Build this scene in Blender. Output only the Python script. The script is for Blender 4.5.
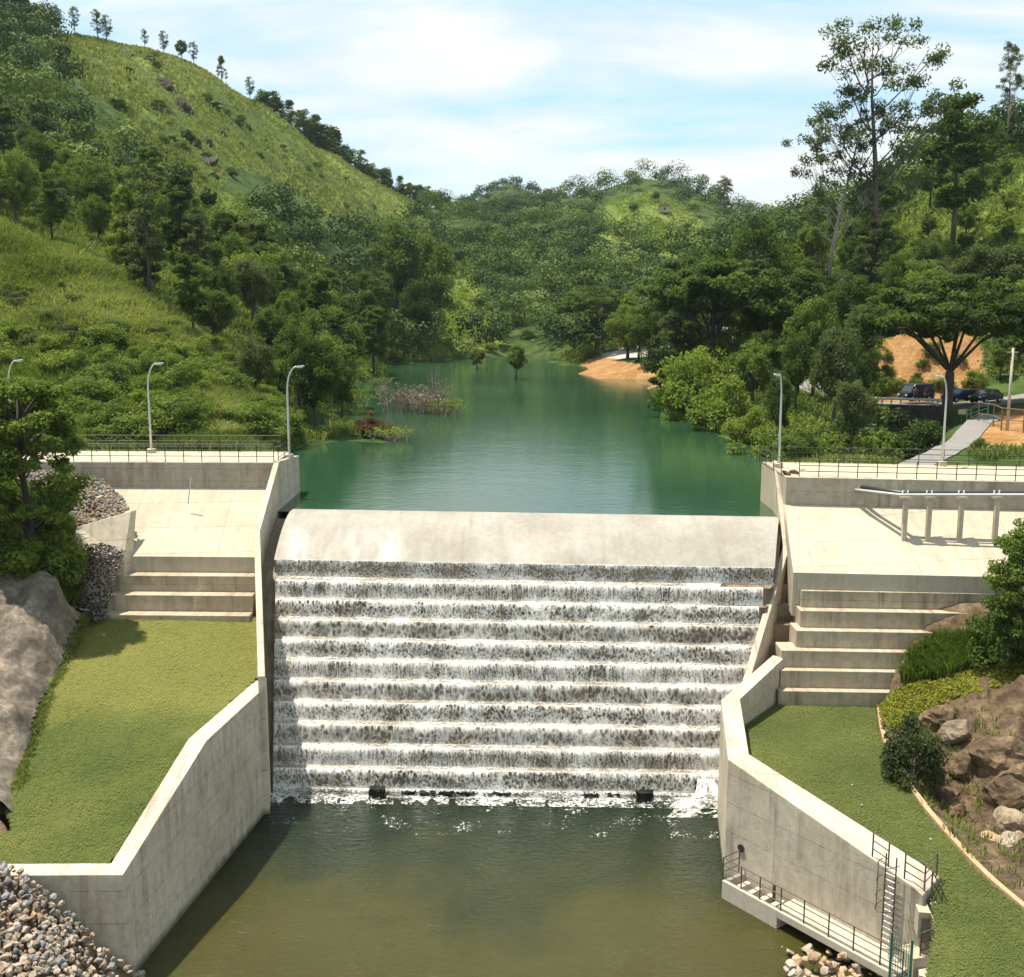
import bpy, bmesh, math, random
import numpy as np
from mathutils import Vector, Matrix
for o in list(bpy.data.objects): bpy.data.objects.remove(o)
SC = bpy.context.scene
COL = SC.collection
R = math.radians
random.seed(7)
RNG = np.random.default_rng(7)

# ---------------------------------------------------------------- camera, sky, sun, exposure
FPX, PITCH, CAMZ = 1100.0, R(9.5), 24.8
cam = bpy.data.cameras.new('camera')
cam.sensor_fit = 'HORIZONTAL'; cam.sensor_width = 36.0; cam.lens = FPX/1024*36.0
cam.clip_start = 0.5; cam.clip_end = 6000
camo = bpy.data.objects.new('camera', cam); COL.objects.link(camo)
camo.location = (0, 0, CAMZ); camo.rotation_euler = (math.pi/2-PITCH, 0, 0)
SC.camera = camo

SUNV = Vector((-0.27, 0.10, 0.95)).normalized()
sun = bpy.data.lights.new('sun', 'SUN'); sun.energy = 3.9; sun.angle = R(0.7); sun.color = (1.0, 0.93, 0.81)
suno = bpy.data.objects.new('sun', sun); COL.objects.link(suno)
suno.location = (-60, 40, 200); suno.rotation_euler = SUNV.to_track_quat('Z', 'Y').to_euler()
SC.view_settings.view_transform = 'Standard'; SC.view_settings.look = 'None'
SC.view_settings.exposure = 1.08; SC.view_settings.gamma = 1.0

world = bpy.data.worlds.new('World'); SC.world = world; world.use_nodes = True
def build_sky():
    nt = world.node_tree; N = nt.nodes; L = nt.links
    N.clear()
    out = N.new('ShaderNodeOutputWorld'); bg = N.new('ShaderNodeBackground')
    bg.inputs['Strength'].default_value = 0.10
    sky = N.new('ShaderNodeTexSky'); sky.sky_type = 'NISHITA'; sky.sun_disc = False
    sky.sun_elevation = math.asin(SUNV.z); sky.sun_rotation = math.atan2(SUNV.x, SUNV.y)
    sky.altitude = 600; sky.air_density = 1.0; sky.dust_density = 0.6; sky.ozone_density = 1.0
    tc = N.new('ShaderNodeTexCoord'); sep = N.new('ShaderNodeSeparateXYZ')
    L.new(tc.outputs['Generated'], sep.inputs[0])
    add = N.new('ShaderNodeMath'); add.operation = 'MAXIMUM'; add.inputs[1].default_value = 0.0
    L.new(sep.outputs['Z'], add.inputs[0])
    ad2 = N.new('ShaderNodeMath'); ad2.operation = 'ADD'; ad2.inputs[1].default_value = 0.22
    L.new(add.outputs[0], ad2.inputs[0])
    dx = N.new('ShaderNodeMath'); dx.operation = 'DIVIDE'; L.new(sep.outputs['X'], dx.inputs[0]); L.new(ad2.outputs[0], dx.inputs[1])
    dy = N.new('ShaderNodeMath'); dy.operation = 'DIVIDE'; L.new(sep.outputs['Y'], dy.inputs[0]); L.new(ad2.outputs[0], dy.inputs[1])
    cmb = N.new('ShaderNodeCombineXYZ'); L.new(dx.outputs[0], cmb.inputs[0]); L.new(dy.outputs[0], cmb.inputs[1])
    mp = N.new('ShaderNodeMapping'); mp.inputs['Location'].default_value = (2.2, 1.5, 0.0); mp.inputs['Scale'].default_value = (0.8, 1.5, 1)
    L.new(cmb.outputs[0], mp.inputs[0])
    n1 = N.new('ShaderNodeTexNoise'); n1.inputs['Scale'].default_value = 1.25; n1.inputs['Detail'].default_value = 8
    n1.inputs['Roughness'].default_value = 0.56; n1.inputs['Distortion'].default_value = 0.35
    L.new(mp.outputs[0], n1.inputs['Vector'])
    r1 = N.new('ShaderNodeValToRGB'); r1.color_ramp.elements[0].position = 0.38; r1.color_ramp.elements[1].position = 0.58
    r1.color_ramp.elements[0].color = (0.02, 0.02, 0.02, 1); r1.color_ramp.elements[1].color = (1, 1, 1, 1)
    L.new(n1.outputs['Fac'], r1.inputs[0])
    n2 = N.new('ShaderNodeTexNoise'); n2.inputs['Scale'].default_value = 3.5; n2.inputs['Detail'].default_value = 6
    L.new(mp.outputs[0], n2.inputs['Vector'])
    r2 = N.new('ShaderNodeValToRGB'); r2.color_ramp.elements[0].position = 0.3; r2.color_ramp.elements[1].position = 0.7
    r2.color_ramp.elements[0].color = (4.1, 4.45, 4.6, 1); r2.color_ramp.elements[1].color = (5.0, 5.05, 4.95, 1)
    L.new(n2.outputs['Fac'], r2.inputs[0])
    mx = N.new('ShaderNodeMix'); mx.data_type = 'RGBA'
    hs = N.new('ShaderNodeMix'); hs.data_type = 'RGBA'; hs.inputs['Factor'].default_value = 0.55
    hs.inputs['B'].default_value = (1.75, 3.9, 5.1, 1)
    L.new(sky.outputs[0], hs.inputs['A'])
    L.new(r1.outputs[0], mx.inputs['Factor']); L.new(hs.outputs['Result'], mx.inputs['A']); L.new(r2.outputs[0], mx.inputs['B'])
    L.new(mx.outputs['Result'], bg.inputs[0]); L.new(bg.outputs[0], out.inputs[0])
build_sky()

# ---------------------------------------------------------------- measuring helpers: a pixel plus a real height or distance gives a point
CP, SP = math.cos(PITCH), math.sin(PITCH)
def _ray(px, py):
    u = (px-512.0)/FPX; v = (488.5-py)/FPX
    return u, CP+v*SP, -SP+v*CP
def pz(px, py, z):
    d = _ray(px, py); t = (z-CAMZ)/d[2]; return Vector((d[0]*t, d[1]*t, z))
def at(px, py, Y):
    d = _ray(px, py); t = Y/d[1]; return Vector((d[0]*t, Y, CAMZ+d[2]*t))
def vp(px, py, A, B):          # on the vertical plane through A and B
    d = _ray(px, py); nx, ny = -(B[1]-A[1]), B[0]-A[0]
    t = (nx*A[0]+ny*A[1])/(nx*d[0]+ny*d[1]); return Vector((d[0]*t, d[1]*t, CAMZ+d[2]*t))
def proj(x, y, z):
    z = z-CAMZ; D = y*CP-z*SP; U = y*SP+z*CP
    return 512+FPX*x/D, 488.5-FPX*U/D
def lerp(a, b, t): return a+(b-a)*t
def inpoly(x, y, poly):
    x = np.asarray(x); y = np.asarray(y); c = np.zeros(x.shape, bool); n = len(poly)
    for i in range(n):
        x0, y0 = poly[i][0], poly[i][1]; x1, y1 = poly[i-1][0], poly[i-1][1]
        if y0 == y1: continue
        c ^= ((y0 > y) != (y1 > y)) & (x < (x1-x0)*(y-y0)/(y1-y0)+x0)
    return c
def fbm(x, y, seed=0, octv=5, rough=0.5):
    r = np.random.default_rng(1000+seed); s = np.zeros_like(x, dtype=float); a = 1.0; fq = 1.0; tot = 0
    for _ in range(octv):
        w = np.zeros_like(s)
        for _k in range(5):
            th = r.uniform(0, 2*math.pi); ph = r.uniform(0, 2*math.pi); q = fq*r.uniform(0.7, 1.4)
            w += np.sin((x*math.cos(th)+y*math.sin(th))*q+ph+1.3*np.sin((x*math.sin(th)-y*math.cos(th))*q*0.8+ph*2))
        s += a*w/2.4; tot += a; a *= rough; fq *= 2.1
    return s/tot

# ---------------------------------------------------------------- object helpers
def tag(o, label=None, cat=None, group=None, kind=None):
    if label: o['label'] = label
    if cat: o['category'] = cat
    if group: o['group'] = group
    if kind: o['kind'] = kind
    return o
def empty(name, loc=(0, 0, 0), rz=0):
    o = bpy.data.objects.new(name, None); COL.objects.link(o); o.location = loc; o.rotation_euler = (0, 0, rz)
    o.empty_display_size = 0.3; return o
def mesh_np(name, V, F, mat, parent=None, smooth=False, tint=None, uv=False, bevel=0, origin=None):
    """V (n,3) array, F list of index tuples or (m,k) array"""
    me = bpy.data.meshes.new(name)
    V = np.asarray(V, dtype=np.float32).reshape(-1, 3)
    off = np.array(parent['_o'] if parent is not None and '_o' in parent.keys() else (parent.location if parent is not None else (origin or (0, 0, 0))), dtype=np.float32)
    V = V-off
    if isinstance(F, np.ndarray):
        m, k = F.shape
        me.vertices.add(len(V)); me.vertices.foreach_set('co', V.ravel())
        me.loops.add(m*k); me.loops.foreach_set('vertex_index', F.astype(np.int32).ravel())
        me.polygons.add(m); me.polygons.foreach_set('loop_start', np.arange(0, m*k, k, dtype=np.int32))
        me.update(calc_edges=True)
    else:
        me.from_pydata([tuple(map(float, v)) for v in V], [], [tuple(f) for f in F]); me.update()
    if smooth: me.polygons.foreach_set('use_smooth', np.ones(len(me.polygons), bool))
    if tint is not None:
        a = me.attributes.new('tint', 'FLOAT', 'POINT'); a.data.foreach_set('value', np.asarray(tint, dtype=np.float32))
    if uv: auto_uv(me, off)
    me.materials.append(mat)
    o = bpy.data.objects.new(name, me); COL.objects.link(o)
    if parent is not None: o.parent = parent
    elif origin is not None: o.location = origin
    if bevel:
        b = o.modifiers.new('edge', 'BEVEL'); b.width = bevel; b.segments = 2; b.limit_method = 'ANGLE'; b.angle_limit = R(40)
        b.harden_normals = False
    return o
def auto_uv(me, off):
    lay = me.uv_layers.new(name='UVMap')
    for p in me.polygons:
        n = p.normal
        if abs(n.z) > 0.75: tx = None
        else:
            tx = Vector((-n.y, n.x, 0)).normalized()
        for li in p.loop_indices:
            c = me.vertices[me.loops[li].vertex_index].co
            x, y, z = c.x+off[0], c.y+off[1], c.z+off[2]
            if tx is None: lay.data[li].uv = (x, y)
            else: lay.data[li].uv = (x*tx.x+y*tx.y, z)
class MB:
    def __init__(s): s.v = []; s.f = []
    def add(s, vs, fs):
        b = len(s.v); s.v += [tuple(v) for v in vs]; s.f += [tuple(i+b for i in f) for f in fs]; return s
    def box(s, c, d, rz=0, rx=0, ry=0):
        M = Matrix.Translation(Vector(c)) @ Matrix.Rotation(rz, 4, 'Z') @ Matrix.Rotation(ry, 4, 'Y') @ Matrix.Rotation(rx, 4, 'X')
        vs = [M @ Vector((x*d[0]/2, y*d[1]/2, z*d[2]/2)) for x in (-1, 1) for y in (-1, 1) for z in (-1, 1)]
        return s.add(vs, [(0, 1, 3, 2), (4, 6, 7, 5), (0, 4, 5, 1), (2, 3, 7, 6), (0, 2, 6, 4), (1, 5, 7, 3)])
    def tube(s, pts, rad, n=8, cap=True):
        pts = [Vector(p) for p in pts]; m = len(pts)
        if not hasattr(rad, '__len__'): rad = [rad]*m
        vs = []; prev = None
        for i, p in enumerate(pts):
            t = (pts[min(i+1, m-1)]-pts[max(i-1, 0)]).normalized()
            if prev is None:
                a = Vector((1, 0, 0)) if abs(t.x) < 0.8 else Vector((0, 1, 0)); u = t.cross(a).normalized()
            else: u = (prev-t*prev.dot(t)).normalized()
            prev = u; w = t.cross(u)
            for k in range(n):
                an = 2*math.pi*k/n; vs.append(p+(u*math.cos(an)+w*math.sin(an))*rad[i])
        fs = [(i*n+k, i*n+(k+1) % n, (i+1)*n+(k+1) % n, (i+1)*n+k) for i in range(m-1) for k in range(n)]
        if cap: fs += [tuple(reversed(range(n))), tuple(range((m-1)*n, m*n))]
        return s.add(vs, fs)
    def prism(s, poly, h0, h1):          # poly of (x,y) counter-clockwise, heights numbers or lists
        n = len(poly)
        a = h0 if hasattr(h0, '__len__') else [h0]*n; b = h1 if hasattr(h1, '__len__') else [h1]*n
        vs = [(p[0], p[1], a[i]) for i, p in enumerate(poly)]+[(p[0], p[1], b[i]) for i, p in enumerate(poly)]
        fs = [tuple(reversed(range(n))), tuple(range(n, 2*n))]+[(i, (i+1) % n, n+(i+1) % n, n+i) for i in range(n)]
        return s.add(vs, fs)
    def extrude(s, prof, vec):           # closed 3-D outline pushed along vec
        n = len(prof); vec = Vector(vec)
        vs = [Vector(p) for p in prof]+[Vector(p)+vec for p in prof]
        fs = [tuple(reversed(range(n))), tuple(range(n, 2*n))]+[(i, (i+1) % n, n+(i+1) % n, n+i) for i in range(n)]
        return s.add(vs, fs)
    def build(s, name, mat, parent=None, smooth=False, uv=False, bevel=0, origin=None, fix=True):
        o = mesh_np(name, np.array(s.v), s.f, mat, parent, smooth, uv=False, bevel=bevel, origin=origin)
        if fix:
            bm = bmesh.new(); bm.from_mesh(o.data); bmesh.ops.recalc_face_normals(bm, faces=bm.faces); bm.to_mesh(o.data); bm.free()
        if uv:
            auto_uv(o.data, np.array(parent.location if parent is not None else (origin or (0, 0, 0))))
        return o
def copy_tree(o, parent=None):
    c = o.copy(); COL.objects.link(c); c.parent = parent
    for ch in list(o.children): copy_tree(ch, c)
    return c

# ---------------------------------------------------------------- materials
def newmat(name):
    m = bpy.data.materials.new(name); m.use_nodes = True; nt = m.node_tree
    return m, nt.nodes, nt.links, nt.nodes['Principled BSDF']
def noise(N, L, vec, scale, detail=4, rough=0.55, dist=0.0):
    n = N.new('ShaderNodeTexNoise'); n.inputs['Scale'].default_value = scale; n.inputs['Detail'].default_value = detail
    n.inputs['Roughness'].default_value = rough; n.inputs['Distortion'].default_value = dist
    if vec is not None: L.new(vec, n.inputs['Vector'])
    return n.outputs['Fac']
def ramp(N, L, fac, stops):
    r = N.new('ShaderNodeValToRGB'); cr = r.color_ramp
    while len(cr.elements) < len(stops): cr.elements.new(0.5)
    for e, (p, c) in zip(cr.elements, stops):
        e.position = p; e.color = (c, c, c, 1) if not hasattr(c, '__len__') else (*c[:3], 1)
    L.new(fac, r.inputs[0]); return r.outputs[0]
def mixc(N, L, fac, a, b, mode='MIX'):
    m = N.new('ShaderNodeMix'); m.data_type = 'RGBA'; m.blend_type = mode
    for k, v in (('Factor', fac), ('A', a), ('B', b)):
        if hasattr(v, 'is_linked') or hasattr(v, 'links'): L.new(v, m.inputs[k])
        elif hasattr(v, '__len__'): m.inputs[k].default_value = (*v[:3], 1)
        else: m.inputs[k].default_value = v
    return m.outputs['Result']
def mapping(N, L, src, scale=(1, 1, 1), loc=(0, 0, 0), rot=(0, 0, 0)):
    m = N.new('ShaderNodeMapping'); m.inputs['Scale'].default_value = scale; m.inputs['Location'].default_value = loc
    m.inputs['Rotation'].default_value = rot
    L.new(src, m.inputs[0]); return m.outputs[0]
def mathn(N, L, op, a, b=0.0):
    m = N.new('ShaderNodeMath'); m.operation = op
    for i, v in ((0, a), (1, b)):
        if hasattr(v, 'links'): L.new(v, m.inputs[i])
        else: m.inputs[i].default_value = v
    return m.outputs[0]
def bump(N, L, bs, h, strength=0.3, dist=0.05):
    b = N.new('ShaderNodeBump'); b.inputs['Strength'].default_value = strength; b.inputs['Distance'].default_value = dist
    L.new(h, b.inputs['Height']); L.new(b.outputs[0], bs.inputs['Normal'])
def wpos(N): return N.new('ShaderNodeNewGeometry').outputs['Position']

def concrete(name, col, stain=(0.17, 0.13, 0.09), amt=0.5, rough=0.85, panel=None, streak=0.5, rust=0.15, cracks=0.0):
    m, N, L, B = newmat(name)
    P = wpos(N)
    uv = N.new('ShaderNodeTexCoord').outputs['UV']
    big = ramp(N, L, noise(N, L, P, 0.35, 5), [(0.35, 0.0), (0.7, 1.0)])
    c = mixc(N, L, mathn(N, L, 'MULTIPLY', big, 0.8*amt), col, (0.66*col[0], 0.63*col[1], 0.58*col[2]))
    c = mixc(N, L, ramp(N, L, noise(N, L, P, 3.0, 8, 0.75), [(0.42, 0.0), (0.72, 0.5*amt)]), c, stain)
    st = noise(N, L, mapping(N, L, uv, (2.2, 0.16, 1)), 1.0, 5, 0.6)
    st2 = noise(N, L, P, 0.5, 3)
    stm = mathn(N, L, 'MULTIPLY', ramp(N, L, st, [(0.46, 0.0), (0.68, 1.0)]), ramp(N, L, st2, [(0.36, 0.0), (0.58, 1.0)]))
    c = mixc(N, L, mathn(N, L, 'MULTIPLY', stm, streak), c, stain)
    ru = ramp(N, L, noise(N, L, mapping(N, L, P, (0.5, 0.5, 0.25), (7, 3, 1)), 0.9, 5), [(0.56, 0.0), (0.78, 1.0)])
    c = mixc(N, L, mathn(N, L, 'MULTIPLY', ru, rust), c, (0.42, 0.27, 0.13))
    hgt = noise(N, L, P, 9.0, 6, 0.7)
    if cracks:
        pzz = N.new('ShaderNodeSeparateXYZ'); L.new(P, pzz.inputs[0])
        wl_ = ramp(N, L, mathn(N, L, 'ADD', pzz.outputs['Z'], mathn(N, L, 'MULTIPLY', noise(N, L, mapping(N, L, P, (1, 1, .3)), 1.6, 5, .7), 0.7)), [(0.42, 0.85), (0.78, 0.0)])
        c = mixc(N, L, wl_, c, (0.075, 0.07, 0.04))
    if panel:
        bk = N.new('ShaderNodeTexBrick'); L.new(mapping(N, L, uv, (1, 1, 1), panel[2] if len(panel) > 2 else (0, 0, 0)), bk.inputs['Vector'])
        bk.offset = 0.0; bk.inputs['Scale'].default_value = 1.0
        bk.inputs['Brick Width'].default_value = panel[0]; bk.inputs['Row Height'].default_value = panel[1]
        bk.inputs['Mortar Size'].default_value = 0.028; bk.inputs['Mortar Smooth'].default_value = 0.6
        bk.inputs['Color1'].default_value = (1, 1, 1, 1); bk.inputs['Color2'].default_value = (0.86, 0.87, 0.88, 1); bk.inputs['Mortar'].default_value = (0.45, 0.44, 0.42, 1)
        wob = noise(N, L, P, 1.7, 3)
        c = mixc(N, L, mathn(N, L, 'MULTIPLY', ramp(N, L, wob, [(0.3, 0.25), (0.6, 1.0)]), 0.75), c, bk.outputs['Color'], 'MULTIPLY')
    if cracks:
        vo = N.new('ShaderNodeTexVoronoi'); vo.feature = 'DISTANCE_TO_EDGE'; vo.inputs['Scale'].default_value = 0.35
        dv = N.new('ShaderNodeVectorMath'); dv.operation = 'ADD'
        nz = N.new('ShaderNodeTexNoise'); nz.inputs['Scale'].default_value = 1.2; L.new(P, nz.inputs['Vector'])
        L.new(P, dv.inputs[0]); L.new(nz.outputs['Color'], dv.inputs[1]); L.new(dv.outputs[0], vo.inputs['Vector'])
        ck = ramp(N, L, vo.outputs['Distance'], [(0.0, 1.0), (0.012, 0.0)])
        c = mixc(N, L, mathn(N, L, 'MULTIPLY', ck, cracks), c, (0.16, 0.14, 0.12))
    L.new(c, B.inputs['Base Color']); B.inputs['Roughness'].default_value = rough
    if rough < 0.5: L.new(ramp(N, L, noise(N, L, mapping(N, L, P, (1, .35, .35)), 0.45, 4), [(0.4, 0.75), (0.66, 0.36)]), B.inputs['Roughness'])
    B.inputs['Specular IOR Level'].default_value = 0.25
    bump(N, L, B, hgt, 0.35, 0.03)
    return m
M = {}
M['conc_panel'] = concrete('pale_concrete', (0.52, 0.455, 0.345), amt=0.4, panel=(5.6, 1.85, (0.3, 0.6, 0)), streak=0.30, rust=0.22)
M['conc_parapet'] = concrete('parapet_concrete', (0.52, 0.455, 0.35), amt=0.75, panel=(7.5, 0.78, (1.4, 0.02, 0)), streak=0.65, rust=0.2)
M['conc_top'] = concrete('coping_concrete', (0.47, 0.40, 0.285), amt=0.45, streak=0.1, rust=0.35)
M['conc_step'] = concrete('step_concrete', (0.50, 0.42, 0.305), amt=0.85, panel=(4.2, 9, (0.8, 0, 0)), streak=0.8, rust=0.3)
M['conc_wall'] = concrete('wall_concrete', (0.60, 0.52, 0.40), amt=0.8, panel=(9.0, 1.3, (0.5, 0.3, 0)), streak=0.55, rust=0.12, cracks=0.25)
M['conc_crest'] = concrete('crest_concrete', (0.36, 0.335, 0.285), amt=0.8, streak=0.35, rust=0.08, rough=0.4)
M['conc_wet'] = concrete('wet_concrete', (0.26, 0.205, 0.14), stain=(0.06, 0.05, 0.034), amt=1.0, rough=0.35, streak=0.9, rust=0.25)
M['conc_light'] = concrete('light_concrete', (0.50, 0.44, 0.345), amt=0.45, streak=0.25, rust=0.1)

def plain(name, col, rough=0.6, metal=0.0, var=0.12, scale=8):
    m, N, L, B = newmat(name)
    n = noise(N, L, wpos(N), scale, 5, 0.6)
    c = mixc(N, L, ramp(N, L, n, [(0.3, 0.0), (0.7, 1.0)]), tuple(x*(1-var) for x in col), tuple(min(1, x*(1+var)) for x in col))
    L.new(c, B.inputs['Base Color']); B.inputs['Roughness'].default_value = rough; B.inputs['Metallic'].default_value = metal
    return m
M['rail'] = plain('dark_railing_paint', (0.035, 0.032, 0.03), 0.5, 0.0, 0.4)
M['rail_rust'] = plain('rusty_railing_paint', (0.075, 0.055, 0.045), 0.6, 0.0, 0.5)
M['galv'] = plain('galvanised_steel', (0.55, 0.56, 0.55), 0.42, 0.35, 0.08)
M['pipe_pale'] = plain('pale_pipe', (0.42, 0.42, 0.40), 0.5)
M['pipe_dark'] = plain('dark_pipe', (0.03, 0.03, 0.032), 0.4)
M['black'] = plain('black_paint', (0.018, 0.02, 0.022), 0.3)
M['blue_paint'] = plain('dark_blue_paint', (0.02, 0.035, 0.075), 0.25)
M['rubber'] = plain('tyre_rubber', (0.015, 0.015, 0.015), 0.9)
M['glass'] = plain('dark_window_glass', (0.05, 0.06, 0.07), 0.08)
M['lamp_glass'] = plain('lamp_lens', (0.75, 0.75, 0.72), 0.2)
M['green_paint'] = plain('green_mesh_paint', (0.03, 0.14, 0.10), 0.5)
M['white_paint'] = plain('white_paint', (0.75, 0.75, 0.72), 0.5)
M['wood'] = plain('weathered_wood', (0.16, 0.10, 0.065), 0.85, 0, 0.35)
M['skin'] = plain('skin', (0.18, 0.10, 0.07), 0.6)
M['hair'] = plain('black_hair', (0.012, 0.011, 0.01), 0.6)
for nm, c in (('cloth_red', (0.28, 0.05, 0.07)), ('cloth_white', (0.6, 0.6, 0.6)), ('cloth_navy', (0.03, 0.035, 0.09)), ('cloth_dark', (0.03, 0.03, 0.035))):
    M[nm] = plain(nm, c, 0.9)

def bark(name, col):
    m, N, L, B = newmat(name); P = wpos(N)
    n = noise(N, L, mapping(N, L, P, (1, 1, 0.25)), 4, 6, 0.7)
    c = mixc(N, L, ramp(N, L, n, [(0.35, 0), (0.65, 1)]), tuple(0.5*x for x in col), tuple(1.3*x for x in col))
    L.new(c, B.inputs['Base Color']); B.inputs['Roughness'].default_value = 0.9; bump(N, L, B, n, 0.6, 0.05); return m
M['bark_dark'] = bark('dark_bark', (0.07, 0.055, 0.042)); M['bark_pale'] = bark('pale_bark', (0.34, 0.29, 0.23)); M['bark_mid'] = bark('brown_bark', (0.13, 0.10, 0.075))

def foliage(name, dark, mid, light, trans=0.42, rough=0.7):
    m, N, L, B = newmat(name)
    a = N.new('ShaderNodeAttribute'); a.attribute_name = 'tint'
    oi = N.new('ShaderNodeObjectInfo')
    t = mathn(N, L, 'ADD', a.outputs['Fac'], mathn(N, L, 'MULTIPLY', mathn(N, L, 'SUBTRACT', oi.outputs['Random'], 0.5), 0.35))
    c = ramp(N, L, t, [(0.1, dark), (0.5, mid), (0.95, light)])
    L.new(c, B.inputs['Base Color']); B.inputs['Roughness'].default_value = rough; B.inputs['Specular IOR Level'].default_value = 0.07
    tr = N.new('ShaderNodeBsdfTranslucent')
    c2 = mixc(N, L, 1.0, c, (1.15, 1.25, 0.55), 'MULTIPLY'); L.new(c2, tr.inputs[0])
    ms = N.new('ShaderNodeMixShader'); ms.inputs[0].default_value = trans
    L.new(B.outputs[0], ms.inputs[1]); L.new(tr.outputs[0], ms.inputs[2]); L.new(ms.outputs[0], N['Material Output'].inputs[0])
    return m
M['leaf_dark'] = foliage('dark_leaves', (0.042, 0.064, 0.019), (0.076, 0.115, 0.029), (0.125, 0.17, 0.043))
M['leaf_mid'] = foliage('mid_green_leaves', (0.064, 0.094, 0.022), (0.122, 0.17, 0.037), (0.195, 0.24, 0.056))
M['leaf_light'] = foliage('light_green_leaves', (0.08, 0.12, 0.022), (0.15, 0.20, 0.036), (0.235, 0.275, 0.06))
M['leaf_grey'] = foliage('grey_green_leaves', (0.048, 0.066, 0.028), (0.092, 0.118, 0.047), (0.14, 0.165, 0.07))
M['leaf_brown'] = foliage('reddish_brown_leaves', (0.07, 0.035, 0.022), (0.13, 0.07, 0.04), (0.16, 0.13, 0.05))
M['leaf_yellow'] = foliage('yellow_green_leaves', (0.14, 0.15, 0.02), (0.26, 0.26, 0.04), (0.38, 0.36, 0.07))
M['twig'] = foliage('bare_twigs', (0.14, 0.10, 0.07), (0.24, 0.19, 0.14), (0.32, 0.27, 0.2), 0.05)
M['grass_tall'] = foliage('tall_grass_blades', (0.075, 0.10, 0.025), (0.165, 0.20, 0.05), (0.29, 0.30, 0.11), 0.35)
M['grass_hill'] = foliage('hill_grass_blades', (0.12, 0.145, 0.05), (0.19, 0.215, 0.075), (0.27, 0.28, 0.115), 0.35)
M['grass_lawn'] = foliage('lawn_blades', (0.105, 0.132, 0.04), (0.155, 0.178, 0.052), (0.30, 0.29, 0.09), 0.25)

def rockmat(name, a, b, c3, scale=1.2, bs=0.8):
    m, N, L, B = newmat(name); P = wpos(N)
    oi = N.new('ShaderNodeObjectInfo')
    n = noise(N, L, P, scale, 8, 0.65); n2 = noise(N, L, P, scale*5, 6, 0.7)
    c = ramp(N, L, n, [(0.32, a), (0.52, b), (0.72, c3)])
    c = mixc(N, L, ramp(N, L, n2, [(0.35, 0.55), (0.6, 0.0)]), c, tuple(0.45*x for x in a))
    k = mathn(N, L, 'ADD', mathn(N, L, 'MULTIPLY', oi.outputs['Random'], 0.5), 0.75)
    c = mixc(N, L, 1.0, c, k, 'MULTIPLY')
    L.new(c, B.inputs['Base Color']); B.inputs['Roughness'].default_value = 0.92; B.inputs['Specular IOR Level'].default_value = 0.2
    bump(N, L, B, n2, bs, 0.08); return m
M['rock_grey'] = rockmat('grey_shotcrete', (0.07, 0.058, 0.045), (0.16, 0.132, 0.10), (0.31, 0.255, 0.19), 0.8)
M['rock_brown'] = rockmat('brown_rock', (0.055, 0.036, 0.022), (0.15, 0.10, 0.058), (0.27, 0.195, 0.12), 0.8)
M['stone_pale'] = rockmat('pale_riprap', (0.27, 0.215, 0.155), (0.40, 0.33, 0.25), (0.54, 0.47, 0.38), 1.4, 0.4)
M['stone_tan'] = rockmat('tan_riprap', (0.30, 0.19, 0.11), (0.42, 0.29, 0.18), (0.52, 0.41, 0.29), 1.4, 0.4)
M['stone_grey'] = rockmat('grey_riprap', (0.16, 0.15, 0.15), (0.26, 0.25, 0.24), (0.36, 0.34, 0.32), 1.4, 0.4)
M['stone_dark'] = rockmat('dark_wet_stone', (0.012, 0.012, 0.01), (0.03, 0.028, 0.022), (0.06, 0.055, 0.045), 1.4, 0.4)
M['stone_masonry'] = rockmat('dark_masonry', (0.035, 0.03, 0.025), (0.07, 0.06, 0.05), (0.12, 0.105, 0.085), 1.0, 0.8)
# ================================================================ TERRAIN
LAKE_Z = 12.3
CTRL = []                                     # (azimuth, ln r, z)
def _c(p): CTRL.append((math.atan2(p.x, p.y), math.log(math.hypot(p.x, p.y)), p.z))
def cy(px, py, Y): _c(at(px, py, Y))
def cz(px, Y, z):
    x = (px-512)/FPX*(Y*CP-(z-CAMZ)*SP); _c(Vector((x, Y, z)))
for px in (-260, -120, 0, 75, 160, 240): cz(px, 69, 14.2); cz(px, 76, 14.6)
for a in [(0,350,100),(0,230,140),(0,150,220),(0,40,320),(75,350,100),(75,265,132),(75,180,220),(75,30,335),(150,345,104),(150,300,126),(190,338,108),(190,300,135),
          (190,250,205),(190,150,290),(200,72,380),(140,46,350),(265,105,410),(280,330,150),(280,235,255),(280,190,320),(340,155,450),(350,340,190),(350,250,300),
          (400,320,262),(400,250,380),(410,208,520),(450,300,330),(450,215,560),(-120,330,105),(-120,200,150),(-120,20,320),(-260,300,110),(-260,0,320),
          (500,312,330),(500,240,520),(500,220,700),(508,185,1000),(560,300,320),(560,235,450),(565,207,620),(462,207,1000),(560,198,1000),(420,222,1050),
          (608,192,600),(640,176,600),(682,184,600),(640,300,290),(640,230,430),(700,245,430),(720,209,560),(760,232,520),(700,390,135),(700,350,190),(700,300,260),
          (740,330,170),(740,300,235),(780,395,115),(780,330,160),(780,270,220),(800,235,300),(870,335,150),(870,258,200),(870,205,260),(920,180,240),(950,285,160),(950,205,205),(960,150,245),
          (1024,330,140),(1024,230,180),(1024,140,235),(1150,320,135),(1150,220,175),(1150,110,240),(1300,300,130),(1300,90,240)]: cy(*a)
# behind the ridges the ground falls away
for px, Y, z in [(0,480,70),(75,500,70),(200,560,60),(340,650,50),(-120,470,70),(-260,470,70),(640,800,60),(720,760,40),(560,800,40),(500,820,40),(500,1500,90),(420,1500,90),(620,1300,80),(760,900,40),
                 (880,380,50),(960,360,50),(1024,380,50),(1150,380,50),(1300,380,50),(880,900,40),(1100,900,40),(-100,1100,50),(200,1200,50)]: cz(px, Y, z)
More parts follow.
